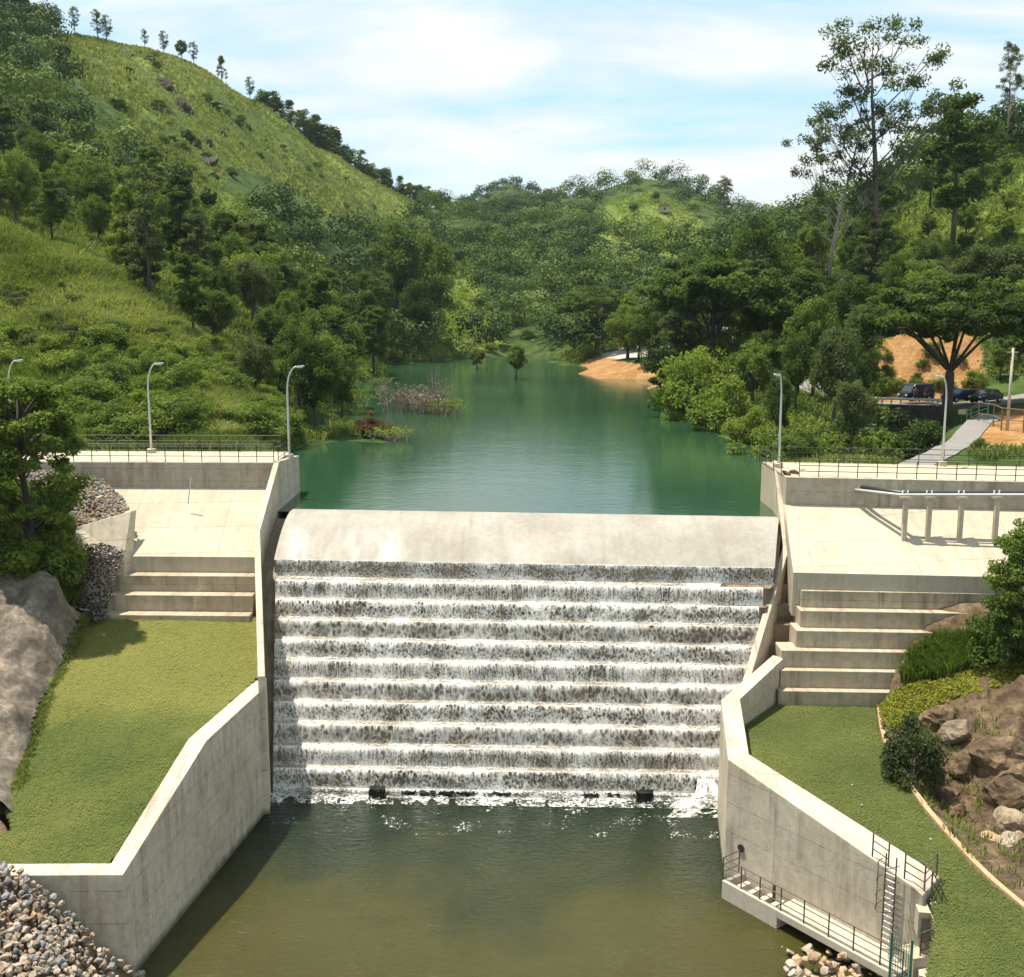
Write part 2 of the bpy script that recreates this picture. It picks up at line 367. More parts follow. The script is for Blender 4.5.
# shores (water level)
for a in [(300,448),(332,443),(380,442),(392,444),(360,430),(352,405),(346,385),(380,365),(430,364),(470,365),(520,362),(560,366),(600,379),(650,388),(668,412),(700,432),(740,444),(776,468)]:
    p = pz(a[0], a[1], LAKE_Z); _c(p)
for px, Y, z in [(262,84,14.0),(275,92,14.2),(330,112,13.6),(335,150,14.5),(325,180,17)]: cz(px, Y, z)
# lake bed
for a in [(310,500),(400,500),(500,500),(600,500),(700,500),(755,500),(320,465),(420,460),(520,450),(620,440),(700,460),(420,425),(500,410),(600,405),(400,390),(470,378),(540,372),(640,405),(560,385),(380,410)]:
    p = pz(a[0], a[1], 8.5); _c(p)
for px in (310, 400, 512, 620, 740): cz(px, 68, 7.0)
# right bank, road shelf, cut bank, hollow
for px, Y, z in [(800,72,13.6),(870,70,13.6),(950,70,13.9),(1024,70,14.0),(1150,70,14.0),(1300,70,14),(840,84,12.9),(880,86,11.6),(915,88,12.2),(860,100,11.2),(905,104,10.8),(840,112,12.8),(890,113,10.4),(925,112,10.8),
                 (960,84,13.9),(1000,84,14.0),(1060,86,14.2),(960,98,14.2),(1010,96,14.6),(1100,96,15),
                 (830,124,13.9),(870,118.5,14.0),(910,118,14.0),(945,117,14.1),(1000,113,14.4),(1060,110,15),(870,126,14.0),(915,126,14.0),(960,125,14.2),(1010,122,14.8),
                 (880,137,21),(920,137,22.2),(965,136,21.6),(890,131,16.3),(920,130.5,16.2),(955,130.5,16),(1000,133,18.5),
                 (700,205,15.0),(660,215,15.0),(620,232,15.0),(650,240,16.0),(590,240,14.5),(610,206,14.6),(645,190,14.4),(740,160,14.6),(790,135,14.4)]: cz(px, Y, z)
CT = np.array(CTRL)
def _rbf_fit(P, z, smooth=0.0):
    D = np.sqrt(((P[:, None]-P[None])**2).sum(-1)); n = len(P)
    A = np.zeros((n+3, n+3)); A[:n, :n] = D-np.eye(n)*smooth; A[:n, n] = 1; A[:n, n+1:] = P; A[n, :n] = 1; A[n+1:, :n] = P.T
    return np.linalg.lstsq(A, np.concatenate([z, np.zeros(3)]), rcond=None)[0]
def _rbf_eval(P, w, Q):
    out = np.empty(len(Q))
    for i in range(0, len(Q), 20000):
        q = Q[i:i+20000]; D = np.sqrt(((q[:, None]-P[None])**2).sum(-1))
        out[i:i+20000] = D @ w[:len(P)] + w[len(P)] + q @ w[len(P)+1:]
    return out
TP = np.stack([CT[:, 0]*1.0, CT[:, 1]*0.55], 1); TW = _rbf_fit(TP, CT[:, 2], 0.002)
def ground(x, y):
    x = np.atleast_1d(np.asarray(x, float)); y = np.atleast_1d(np.asarray(y, float))
    r = np.hypot(x, y); a = np.arctan2(x, y)
    z = _rbf_eval(TP, TW, np.stack([a, np.log(r)*0.55], 1))
    far = np.clip((r-95)/250, 0, 1)
    z = z+far*(fbm(x/38, y/38, 3, 4)*3.0+fbm(x/13, y/13, 4, 3)*1.6)+np.clip((r-72)/30, 0, 1)*fbm(x/4.0, y/4.0, 5, 3)*0.25
    sx_ = (x/np.maximum(y, 1)*FPX+512); carve = np.clip((sx_-858)/14, 0, 1)*np.clip((948-sx_)/22, 0, 1)*np.clip((y-88)/10, 0, 1)*np.clip((117.6-y)/1.2, 0, 1); z = z-3.2*carve
    return z
def gz(x, y): return float(ground(x, y)[0])
def on_ground(px, Y):                          # ground point on image column px at distance Y
    z = 20.0
    for _ in range(6):
        x = (px-512)/FPX*(Y*CP-(z-CAMZ)*SP); z = gz(x, Y)
    return Vector((x, Y, z))

nr, na = 520, 460
rr = np.exp(np.linspace(math.log(68.5), math.log(1700), nr)); aa = np.linspace(-R(41), R(41), na)
AA, RR = np.meshgrid(aa, rr); TX = (RR*np.sin(AA)).ravel(); TY = (RR*np.cos(AA)).ravel(); TZ = ground(TX, TY)
PXX, PYY = proj(TX, TY, TZ)
GULLY = [((122, 50), (165, 95)), ((165, 92), (216, 188)), ((196, 80), (258, 135)), ((138, 112), (200, 152)), ((232, 122), (282, 172)), ((92, 62), (112, 86)), ((205, 150), (250, 185)), ((285, 140), (330, 180)), ((250, 115), (300, 150))]
def gully(a, b):
    m = np.zeros(np.shape(a))
    for (x0, y0), (x1, y1) in GULLY:
        dx, dy = x1-x0, y1-y0; t = np.clip(((a-x0)*dx+(b-y0)*dy)/(dx*dx+dy*dy), 0, 1); d = np.hypot(a-x0-t*dx, b-y0-t*dy); m = np.maximum(m, np.clip(1.3-d/6.0, 0, 1))
    return m
jit = fbm(TX/5, TY/5, 8, 3)*7; jit2 = fbm(TX/6, TY/6, 9, 3)*7
def region(polys):
    m = np.zeros(len(TX), bool)
    for poly, y0, y1 in polys: m |= inpoly(PXX+jit*np.clip(120/RR.ravel(), .25, 1), PYY+jit2*np.clip(120/RR.ravel(), .25, 1), poly) & (TY > y0) & (TY < y1)
    return m
GRASS_HILL = [([(30,20),(80,15),(150,35),(270,95),(340,145),(430,208),(400,228),(372,232),(330,214),(262,176),(235,168),(205,192),(150,160),(120,110),(88,92),(60,60)], 230, 640)]
GRASS_NEAR = [([(-160,200),(0,222),(60,248),(112,272),(180,318),(196,346),(150,352),(100,352),(0,346),(-160,340)], 82, 190)]
GRASS_MID = [([(604,206),(650,192),(690,214),(722,236),(728,268),(690,262),(640,248),(598,236)], 300, 700), ([(880,262),(960,205),(1024,150),(1100,140),(1100,300),(980,300)], 120, 250),
             ([(420,330),(440,270),(470,255),(482,300),(505,345),(430,358)], 200, 420), ([(180,200),(225,192),(262,215),(255,262),(205,268),(178,240)], 180, 330)]
SOIL = [([(872,402),(884,336),(965,330),(985,352),(975,392),(950,402)], 124, 142), ([(565,374),(598,355),(640,362),(664,378),(668,392),(600,384),(566,378)], 165, 238), ([(128,425),(140,398),(165,420),(200,428),(196,440),(150,438)], 74, 110),
        ([(0,352),(30,352),(40,372),(0,380)], 80, 130), ([(945,448),(985,415),(1060,405),(1090,445),(1020,452)], 78, 112)]
PATHS = [([(600,352),(640,346),(664,350),(666,360),(640,362),(606,358)], 215, 260), ([(690,366),(740,370),(740,378),(690,374)], 120, 200)]
mg = region(GRASS_HILL)*(1-.8*gully(PXX+jit*.5, PYY+jit2*.5)); mn = region(GRASS_NEAR)*1.0; mm = region(GRASS_MID)*0.75
so = region(SOIL)*1.0; pa = region(PATHS)*1.0
# the road on its shelf and the concrete ramp are real surfaces further down; here only bare earth shows under them
idx = np.arange(nr*na).reshape(nr, na)
F = np.stack([idx[:-1, :-1].ravel(), idx[:-1, 1:].ravel(), idx[1:, 1:].ravel(), idx[1:, :-1].ravel()], 1)
def terrain_mat():
    m, N, L, B = newmat('hillside_ground'); P = wpos(N)
    def att(n):
        a = N.new('ShaderNodeAttribute'); a.attribute_name = n; return a.outputs['Fac']
    nb = noise(N, L, P, 0.035, 6, 0.6); ns = noise(N, L, P, 0.35, 6, 0.65); nf = noise(N, L, P, 2.2, 4, 0.7)
    forest = ramp(N, L, ns, [(0.3, (0.02, 0.034, 0.011)), (0.5, (0.045, 0.075, 0.018)), (0.72, (0.085, 0.115, 0.028))])
    gr = ramp(N, L, nb, [(0.3, (0.11, 0.155, 0.03)), (0.5, (0.165, 0.21, 0.04)), (0.7, (0.23, 0.245, 0.06))])
    gr = mixc(N, L, ramp(N, L, ns, [(0.52, 0), (0.68, 0.75)]), gr, (0.05, 0.085, 0.02))
    gr = mixc(N, L, ramp(N, L, nf, [(0.35, 0.35), (0.65, 0)]), gr, (0.07, 0.1, 0.02))
    soil = ramp(N, L, noise(N, L, mapping(N, L, P, (1, 1, 0.5)), 0.5, 7, 0.7), [(0.3, (0.20, 0.095, 0.035)), (0.5, (0.33, 0.175, 0.065)), (0.7, (0.44, 0.29, 0.14))])
    soil = mixc(N, L, ramp(N, L, nf, [(0.4, 0.4), (0.6, 0)]), soil, (0.16, 0.09, 0.04))
    path = ramp(N, L, nf, [(0.3, (0.30, 0.28, 0.25)), (0.7, (0.44, 0.41, 0.36))])
    c = mixc(N, L, att('grass'), forest, gr); c = mixc(N, L, att('soil'), c, soil); c = mixc(N, L, att('path'), c, path)
    L.new(c, B.inputs['Base Color']); B.inputs['Roughness'].default_value = 0.95; B.inputs['Specular IOR Level'].default_value = 0.1
    bump(N, L, B, nf, 0.8, 0.25); return m
TZ[:] = np.where(TY < 71.5, np.minimum(TZ, 9.0), TZ)
hills = mesh_np('hills', np.stack([TX, TY, TZ], 1), F[:, ::-1], terrain_mat(), smooth=True)
for nm, v in (('grass', np.clip(mg+mn+mm, 0, 1)), ('soil', so), ('path', pa)):
    at_ = hills.data.attributes.new(nm, 'FLOAT', 'POINT'); at_.data.foreach_set('value', v.astype(np.float32))
tag(hills, kind='structure')

def ground_mat():
    m, N, L, B = newmat('valley_floor'); P = wpos(N)
    c = ramp(N, L, noise(N, L, P, 0.2, 6), [(0.3, (0.04, 0.06, 0.02)), (0.7, (0.10, 0.11, 0.05))])
    L.new(c, B.inputs['Base Color']); B.inputs['Roughness'].default_value = 0.95; return m
g = MB().add([(-4000, -2500, -3.0), (4000, -2500, -3.0), (4000, 4500, -3.0), (-4000, 4500, -3.0)], [(0, 1, 2, 3)]).build('ground', ground_mat(), fix=False)
tag(g, kind='structure')

# ================================================================ WATER
def lake_mat():
    m, N, L, B = newmat('reservoir_water'); P = wpos(N)
    c = ramp(N, L, noise(N, L, P, 0.03, 4), [(0.3, (0.013, 0.046, 0.021)), (0.7, (0.030, 0.074, 0.038))])
    L.new(c, B.inputs['Base Color']); B.inputs['Roughness'].default_value = 0.07; B.inputs['IOR'].default_value = 1.33
    B.inputs['Specular IOR Level'].default_value = 0.5
    w = noise(N, L, mapping(N, L, P, (0.8, 1.5, 1)), 1.3, 5, 0.6, 0.3); w2 = noise(N, L, mapping(N, L, P, (0.8, 1.0, 1)), 0.22, 3)
    h = mathn(N, L, 'ADD', mathn(N, L, 'MULTIPLY', w, 0.5), mathn(N, L, 'MULTIPLY', w2, 0.8))
    bump(N, L, B, h, 0.2, 0.12); return m
lk = [pz(x, y, LAKE_Z) for x, y in [(296,512),(776,519)]]
pts = [(-14.6, 66.2), (16.3, 63.7), (18.6, 71), (18.6, 72.5), (21.8, 75), (22.6, 100), (24, 116), (44, 185), (60, 262), (-70, 262), (-75, 120), (-30, 82), (-14.6, 72)]
lake = MB().add([(x, y, LAKE_Z) for x, y in pts], [tuple(range(len(pts)))]).build('lake', lake_mat(), fix=False)
tag(lake, kind='structure')

def pool_mat():
    m, N, L, B = newmat('pool_water'); P = wpos(N)
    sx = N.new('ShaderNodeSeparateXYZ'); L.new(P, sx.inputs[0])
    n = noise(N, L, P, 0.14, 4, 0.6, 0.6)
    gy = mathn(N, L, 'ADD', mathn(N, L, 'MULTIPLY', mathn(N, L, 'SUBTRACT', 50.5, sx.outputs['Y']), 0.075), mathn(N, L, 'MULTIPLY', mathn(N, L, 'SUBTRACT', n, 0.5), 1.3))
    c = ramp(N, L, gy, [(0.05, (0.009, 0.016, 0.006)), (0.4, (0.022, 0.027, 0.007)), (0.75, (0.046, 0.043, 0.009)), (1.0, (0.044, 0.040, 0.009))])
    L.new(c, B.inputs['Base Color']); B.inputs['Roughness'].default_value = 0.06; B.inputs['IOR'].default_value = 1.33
    w = noise(N, L, mapping(N, L, P, (1.0, 1.6, 1), rot=(0, 0, 0.25)), 2.9, 5, 0.6, 0.7); w2 = noise(N, L, P, 0.6, 3)
    h = mathn(N, L, 'ADD', mathn(N, L, 'MULTIPLY', w, 0.55), mathn(N, L, 'MULTIPLY', w2, 0.7))
    bump(N, L, B, h, 0.85, 0.2); return m
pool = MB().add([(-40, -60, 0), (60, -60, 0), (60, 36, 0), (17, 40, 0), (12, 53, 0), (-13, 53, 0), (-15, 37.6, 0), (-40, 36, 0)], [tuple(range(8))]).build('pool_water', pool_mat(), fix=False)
tag(pool, kind='structure')

# ================================================================ DAM: spillway
RISE = 0.92
YC = [560.5, 581, 600, 620, 640, 660, 681, 702, 724, 746, 768, 791]         # lip rows, first the foot of the rounded crest
EDGE = []
for i, y in enumerate(YC):
    y += 3.5 if i < 11 else 0; z = 9.5-RISE*(i-1); e = lerp(8.5, 6, i/11)
    xl = lerp(274, 271.5, (y-563)/243); xr = lerp(775, 722, (y-563)/243)
    EDGE.append((pz(xl, y-e/2, z), pz(xr, y+e/2, z)))
def lip(i, t): return EDGE[i][0].lerp(EDGE[i][1], t)
spill = empty('spillway', (0, 60, 0))
tag(spill, 'wide stepped concrete spillway between two training walls with water running over it', 'spillway')
cL, cR = pz(291, 510.5, 12.45), pz(779, 518.5, 12.45)
V = []; nU, nP = 60, 22
for j in range(nP+1):
    s = j/nP
    for i in range(nU+1):
        t = i/nU; c = cL.lerp(cR, t); b = lip(0, t)
        if j == 0: p = Vector((c.x, c.y+1.6, 11.4))
        elif j == 1: p = Vector((c.x, c.y+1.3, 12.25))
        elif j == 2: p = Vector((c.x, c.y+0.7, 12.42))
        else:
            q = (j-3)/(nP-3); p = c.lerp(b, q); p.z = 12.45-(12.45-b.z)*q**1.75
        V.append(p)
F = [(j*(nU+1)+i, j*(nU+1)+i+1, (j+1)*(nU+1)+i+1, (j+1)*(nU+1)+i) for j in range(nP) for i in range(nU)]
mesh_np('crest', np.array(V), [f[::-1] for f in F], M['conc_crest'], spill, smooth=True, uv=True)
mb = MB()
for i in range(12):
    a, b = EDGE[i]; zl = (EDGE[i+1][0].z if i < 11 else -1.5)
    mb.add([a, b, Vector((b.x, b.y, zl)), Vector((a.x, a.y, zl))], [(0, 3, 2, 1)])
    if i < 11:
        c, d = EDGE[i+1]; mb.add([Vector((a.x, a.y, c.z)), Vector((b.x, b.y, c.z)), d, c], [(0, 3, 2, 1)])
mb.build('stepped_chute', M['conc_wet'], spill, uv=True, fix=False)
# gutter floor between chute and training walls
for side in (0, 1):
    mb = MB(); sg = -1 if side == 0 else 1
    P0 = (cL if side == 0 else cR); rows = [Vector((P0.x+0.1*-sg, P0.y+1.2, 11.6)), P0+Vector((0.1*-sg, 0, -0.5))]+[EDGE[i][side]+Vector((0.1*-sg, 0.3, -0.5)) for i in range(12)]+[EDGE[11][side]+Vector((0.1*-sg, -0.1, -2))]
    n = len(rows); vs = rows+[r+Vector((sg*(0.95 if side == 0 else 0.3), 0, 0)) for r in rows]
    mb.add(vs, [(i, i+1, n+i+1, n+i) for i in range(n-1)])
    mb.build('side_gutter', M['conc_wet'], spill, uv=True)

def foam_mat(name, col, lo, hi, scale, stretch, vfall=True, lace=0.16):
    m, N, L, B = newmat(name); uv = N.new('ShaderNodeTexCoord').outputs['UV']; P = wpos(N)
    sp = N.new('ShaderNodeSeparateXYZ'); L.new(uv, sp.inputs[0])
    n1 = noise(N, L, mapping(N, L, uv, (1, stretch, 1)), scale, 5, 0.62, 0.6)
    n2 = noise(N, L, mapping(N, L, uv, (1, stretch*0.5, 1)), scale*2.6, 3, 0.6)
    nz = N.new('ShaderNodeTexNoise'); nz.inputs['Scale'].default_value = 3.0; nz.inputs['Detail'].default_value = 4; L.new(uv, nz.inputs['Vector'])
    dv = N.new('ShaderNodeVectorMath'); dv.operation = 'MULTIPLY_ADD'; dv.inputs[1].default_value = (0.35, 0.35, 0); L.new(nz.outputs['Color'], dv.inputs[0]); L.new(uv, dv.inputs[2])
    vo = N.new('ShaderNodeTexVoronoi'); vo.feature = 'DISTANCE_TO_EDGE'; vo.inputs['Scale'].default_value = scale*1.15
    L.new(mapping(N, L, dv.outputs[0], (1, 0.72 if vfall else 1.6, 1)), vo.inputs['Vector'])
    vein = ramp(N, L, vo.outputs['Distance'], [(0.0, 1.0), (0.3, 0.0)])
    big = noise(N, L, P, 0.55, 3)
    a = mathn(N, L, 'ADD', mathn(N, L, 'MULTIPLY', n1, 0.56), mathn(N, L, 'MULTIPLY', n2, 0.40))
    a = mathn(N, L, 'ADD', a, mathn(N, L, 'MULTIPLY', vein, lace))
    a = mathn(N, L, 'ADD', a, mathn(N, L, 'MULTIPLY', mathn(N, L, 'SUBTRACT', big, 0.5), 0.55))
    if vfall:
        v = sp.outputs['Y']; e = mathn(N, L, 'ABSOLUTE', mathn(N, L, 'SUBTRACT', v, 0.5))
        a = mathn(N, L, 'ADD', a, mathn(N, L, 'MULTIPLY', mathn(N, L, 'MULTIPLY', e, e), 0.6))
    al = ramp(N, L, a, [(lo, 0.0), (hi, 0.96)])
    B.inputs['Base Color'].default_value = (*col, 1); B.inputs['Roughness'].default_value = 0.6
    L.new(al, B.inputs['Alpha']); bump(N, L, B, n1, 0.8, 0.06); return m
M['foam_fall'] = foam_mat('falling_white_water', (0.72, 0.69, 0.63), 0.47, 0.74, 4.6, 0.75)
M['foam_fall_streaky'] = foam_mat('streaky_falling_water', (0.72, 0.69, 0.63), 0.45, 0.74, 6.4, 0.22)
M['foam_fall_wide'] = foam_mat('broad_falling_water', (0.70, 0.67, 0.61), 0.46, 0.80, 3.4, 0.6)
M['foam_step'] = foam_mat('foam_on_step', (0.62, 0.59, 0.53), 0.43, 0.74, 4.0, 0.9, False)
M['foam_thin'] = foam_mat('thin_white_water', (0.58, 0.57, 0.54), 0.51, 0.76, 6.0, 0.7)
M['foam_pool'] = foam_mat('foam_on_pool', (0.66, 0.66, 0.62), 0.52, 0.74, 3.4, 1.2, False)
casc = empty('cascade', (0, 56, 0)); tag(casc, kind='structure')
def sheet(name, rows, mat, vv, seed, amp, nu=340, t0=0.0, t1=1.0):
    """rows: functions t -> point, from lip downwards"""
    r = np.random.default_rng(seed); V = []; UV = []
    T = np.linspace(t0, t1, nu); W = (rows[0](1)-rows[0](0)).length
    for k, f in enumerate(rows):
        base = np.array([f(t) for t in T])
        d = fbm(T*W*2.3, np.full(nu, k*0.5)+seed*3.1, seed, 4)*amp+fbm(T*W*7, np.full(nu, k*0.9), seed+50, 2)*amp*0.5
        base[:, 1] -= d; base[:, 2] += d*0.4
        V.append(base); UV.append(np.stack([T*W+seed*13.7, np.full(nu, vv[k])], 1))
    V = np.concatenate(V); UV = np.concatenate(UV); n = len(rows)
    ix = np.arange(n*nu).reshape(n, nu); F = np.stack([ix[:-1, :-1].ravel(), ix[1:, :-1].ravel(), ix[1:, 1:].ravel(), ix[:-1, 1:].ravel()], 1)
    o = mesh_np(name, V, F, mat, casc, smooth=True)
    l = o.data.uv_layers.new(name='UVMap'); l.data.foreach_set('uv', UV[F.ravel()].astype(np.float32).ravel()); return o
def off(i, dy, dz): return lambda t: lip(i, t)+Vector((0, dy, dz))
for i in range(12):
    drop = RISE if i < 11 else EDGE[11][0].z
    mat = M['foam_thin'] if i in (0, 11) else (M['foam_fall_streaky'], M['foam_fall'], M['foam_fall_wide'], M['foam_fall'], M['foam_fall_streaky'], M['foam_fall_wide'], M['foam_fall'], M['foam_fall_wide'], M['foam_fall_streaky'], M['foam_fall'])[i-1]
    t1 = 1.0
    ys = [(-0.0, 0.05), (-0.10, 0.0), (-0.17, -0.25*drop), (-0.22, -0.5*drop), (-0.26, -0.75*drop), (-0.29, -0.97*drop)]
    if i == 0: ys = [(y*0.45-0.02, z) for y, z in ys]
    sheet('water_curtain', [off(i, y, z) for y, z in ys], mat, [0, .12, .3, .52, .76, 1.0], 10+i, 0.045, t0=0.004, t1=(0.985 if i in (1, 2) else 0.997))
    if i < 11:
        dp = 0.92
        def trow(q, z, i=i):
            return lambda t: lip(i, t).lerp(lip(i+1, t), q)+Vector((0, 0, (lip(i+1, t).z-lip(i, t).z)*(1-q)+z))
        sheet('step_foam', [trow(0.12, 0.02), trow(0.34, 0.06), trow(0.6, 0.06), trow(0.85, 0.05), trow(1.0, 0.045)], M['foam_step'], [0, .25, .5, .75, 1.0], 40+i, 0.05, t0=0.004, t1=0.90 if i in (0, 1) else 0.997)
A, B_ = EDGE[11]
def prow(d, z): return lambda t: Vector((lerp(A.x, B_.x, t), lerp(A.y, B_.y, t)-d, z))
sheet('pool_foam', [prow(0.05, 0.12), prow(0.3, 0.10), prow(0.65, 0.05), prow(1.1, 0.02)], M['foam_pool'], [0, .3, .7, 1.15], 70, 0.16)
M['foam_speck'] = foam_mat('foam_specks', (0.8, 0.8, 0.76), 0.72, 0.80, 5.0, 1.0, False)
sheet('foam_specks', [prow(0.9, 0.012), prow(2.4, 0.012), prow(4.2, 0.012)], M['foam_speck'], [0, 1.5, 3.3], 91, 0.0)
# heap of broken white water at the right foot of the chute
sheet('pool_foam', [lambda t: lip(10, lerp(0.93, 0.995, t))+Vector((0, -0.3, -0.1)), lambda t: lip(10, lerp(0.92, 0.995, t))+Vector((0, -0.9, -0.75)), lambda t: Vector((lip(11, lerp(0.9, 0.995, t)).x, lip(11, 1).y-0.7, 0.45)),
      lambda t: Vector((lip(11, lerp(0.88, 0.995, t)).x, lip(11, 1).y-1.3, 0.10)), lambda t: Vector((lip(11, lerp(0.86, 0.995, t)).x, lip(11, 1).y-2.0, 0.02))], M['foam_pool'], [0, .3, .6, 1., 1.4], 75, 0.1, nu=60)

# ================================================================ DAM: training walls
def wall_strip(plan, tops, bots, thick, side):
    """upright wall following plan points; thick goes to side (+1 right of travel, -1 left)"""
    n = len(plan); out = []
    for i in range(n):
        a = Vector((*plan[max(i-1, 0)], 0)); b = Vector((*plan[min(i+1, n-1)], 0)); p = Vector((*plan[i], 0))
        d1 = (p-a).normalized() if i > 0 else (b-p).normalized(); d2 = (b-p).normalized() if i < n-1 else d1
        n1 = Vector((d1.y, -d1.x, 0))*side; n2 = Vector((d2.y, -d2.x, 0))*side
        m = (n1+n2); m = m/ max(m.dot(n1), 0.3) if m.length > 1e-6 else n1
        th = thick[i] if hasattr(thick, '__len__') else thick
        out.append(p+m*th)
    vs = []
    for i in range(n):
        z1 = tops[i]; z0 = bots[i] if hasattr(bots, '__len__') else bots
        p = plan[i]; q = out[i]; vs += [(p[0], p[1], z0), (p[0], p[1], z1), (q.x, q.y, z1), (q.x, q.y, z0)]
    fs = []
    for i in range(n-1):
        a = i*4; b = a+4; fs += [(a, b, b+1, a+1), (a+1, b+1, b+2, a+2), (a+2, b+2, b+3, a+3), (a+3, b+3, b, a)]
    fs += [(0, 1, 2, 3), ((n-1)*4+3, (n-1)*4+2, (n-1)*4+1, (n-1)*4)]
    return MB().add(vs, fs)
TLA, TLB = (-14.35, 62.9), (-12.1, 51.75)
k1 = vp(260, 531, (-14.35, 62.9), (-14.35, 73)); k2 = vp(265, 676, TLA, TLB)
plan = [(-14.35, 73.5), (-14.35, 71.2), (-14.35, 67.2), (k1.x, k1.y), (k2.x, k2.y)]
tw = wall_strip(plan, [14.75, 14.95, 15.25, k1.z, k2.z], -2.0, 0.34, 1)
o = tw.build('training_wall', M['conc_wall'], uv=True, bevel=0.03, origin=(-14, 60, 0))
tag(o, 'thin concrete training wall along the left edge of the stepped spillway', 'wall', 'training walls beside the spillway')
kr = vp(783, 546, (15.55, 61.3), (15.75, 72)); TRB = (10.25, 51.0)
ke = vp(742, 682, (kr.x, kr.y), TRB)
kf = Vector((lerp(ke.x, TRB[0], 0.9), lerp(ke.y, TRB[1], 0.9), 5.6))
plan = [(17.1, 71.5), (15.95, 66.0), (kr.x, kr.y), (ke.x, ke.y), (kf.x, kf.y)]
tw = wall_strip(plan, [14.7, 14.85, kr.z, ke.z, kf.z], -2.0, 0.36, -1)
o = tw.build('training_wall', M['conc_wall'], uv=True, bevel=0.03, origin=(14, 60, 0))
tag(o, 'thin concrete training wall along the right edge of the stepped spillway', 'wall', 'training walls beside the spillway')

# ================================================================ DAM: the two abutments
def abutment(name, label, xs, top_px, zt, zp, foot_px, inner_x, deck_d, steps_n, step_x0, step_px_off):
    pass
LT = (15.2, 67.1, 15.2)
left = empty('dam_abutment', (-25, 64, 0)); tag(left, 'left concrete abutment of the dam with parapet, sloping face and three steps', 'dam', 'concrete abutments of the dam')
xa, xb = -44.0, -14.65
def strip(mb, A, B): mb.add([A[0], B[0], B[1], A[1]], [(0, 1, 2, 3)])
YT = lambda x: 67.0+(x+14.65)*-0.03
mb = MB(); mb.extrude([(xa, YT(xa), 15.2), (xa, YT(xa), 13.2), (xa, YT(xa)+1.2, 13.2), (xa, YT(xa)+1.2, 15.2)], (xb-xa, YT(xb)-YT(xa), 0))
mb.build('parapet', M['conc_parapet'], left, uv=True, bevel=0.03)
mb = MB(); mb.extrude([(xa, YT(xa)+1.203, 15.19), (xa, YT(xa)+1.203, 11.0), (xa, YT(xa)+5.2, 11.0), (xa, YT(xa)+5.2, 15.19)], (xb-xa, YT(xb)-YT(xa), 0))
mb.build('deck', M['conc_top'], left, uv=True)
pf = pz(150, 556.5, 10.42); YF = lambda x: pf.y+(x-pf.x)*-0.03
PT = (YT(-20)-0.0, 13.66)
mb = MB(); mb.extrude([(xa, YT(xa)+0.003, 13.62), (xa, YF(xa), 10.42), (xa, YF(xa)+0.0, 9.0), (xa, YT(xa)+0.6, 9.0), (xa, YT(xa)+0.6, 13.62)], (xb-xa, YT(xb)-YT(xa), 0))
mb.build('sloping_face', M['conc_panel'], left, uv=True)
mb = MB(); yprev = YF
for k in range(3):
    z = 9.5-RISE*k; d = 0.86*(k+1)
    x0 = (-25.2, -24.6, -24.2)[k]
    mb.extrude([(x0, YF(x0)-d, z), (x0, YF(x0)-d, z-3.2), (x0, YF(x0)-d+0.86-0.003, z-3.2), (x0, YF(x0)-d+0.86-0.003, z)], (xb-x0, YF(xb)-YF(x0), 0))
mb.build('step', M['conc_step'], left, uv=True, bevel=0.02)

right = empty('dam_abutment', (28, 62, 0)); tag(right, 'right concrete abutment of the dam with parapet, sloping face and six steps', 'dam', 'concrete abutments of the dam')
xa, xb = 16.05, 48.0
tr0, tr1 = at(786, 477, 63.6), at(1024, 482, 61.8)
sl = (tr1.y-tr0.y)/(tr1.x-tr0.x); zt = tr0.z; sz = (tr1.z-tr0.z)/(tr1.x-tr0.x)
YR = lambda x: tr0.y+(x-tr0.x)*sl
def rz_(x): return 0.0
mb = MB(); mb.extrude([(xa, YR(xa), zt), (xa, YR(xa), zt-2.2), (xa, YR(xa)+1.2, zt-2.2), (xa, YR(xa)+1.2, zt)], (xb-xa, YR(xb)-YR(xa), 0))
mb.build('parapet', M['conc_parapet'], right, uv=True, bevel=0.03)
mb = MB(); mb.extrude([(xa, YR(xa)+1.203, zt-0.01), (xa, YR(xa)+1.203, 11.0), (xa, YR(xa)+6.4, 11.0), (xa, YR(xa)+6.4, zt-0.01)], (xb-xa, YR(xb)-YR(xa), 0))
mb.build('deck', M['conc_top'], right, uv=True)
qf0, qf1 = pz(790, 572.5, 10.42), pz(1000, 577, 10.42); slf = (qf1.y-qf0.y)/(qf1.x-qf0.x)
YQ = lambda x: qf0.y+(x-qf0.x)*slf
zp = at(790, 505, YR(17)).z
V = [(xa, YR(xa)+0.003, zp), (15.3, YQ(15.3), 10.42), (15.3, YQ(15.3), 8.0), (xa, YR(xa)+0.6, 8.0), (xa, YR(xa)+0.6, zp)]
mb = MB(); W = [(xb, YR(xb)+0.003, zp), (xb, YQ(xb), 10.42), (xb, YQ(xb), 8.0), (xb, YR(xb)+0.6, 8.0), (xb, YR(xb)+0.6, zp)]
mb.add(V+W, [(0, 1, 2, 3, 4), (9, 8, 7, 6, 5)]+[(i, i+5, (i+1) % 5+5, (i+1) % 5) for i in range(5)])
mb.build('sloping_face', M['conc_panel'], right, uv=True)
mb = MB(); STEPY = []
rows = [591, 611, 631, 651, 671, 691.5]; lefts = [803, 802, 798, 783, 782, 780]
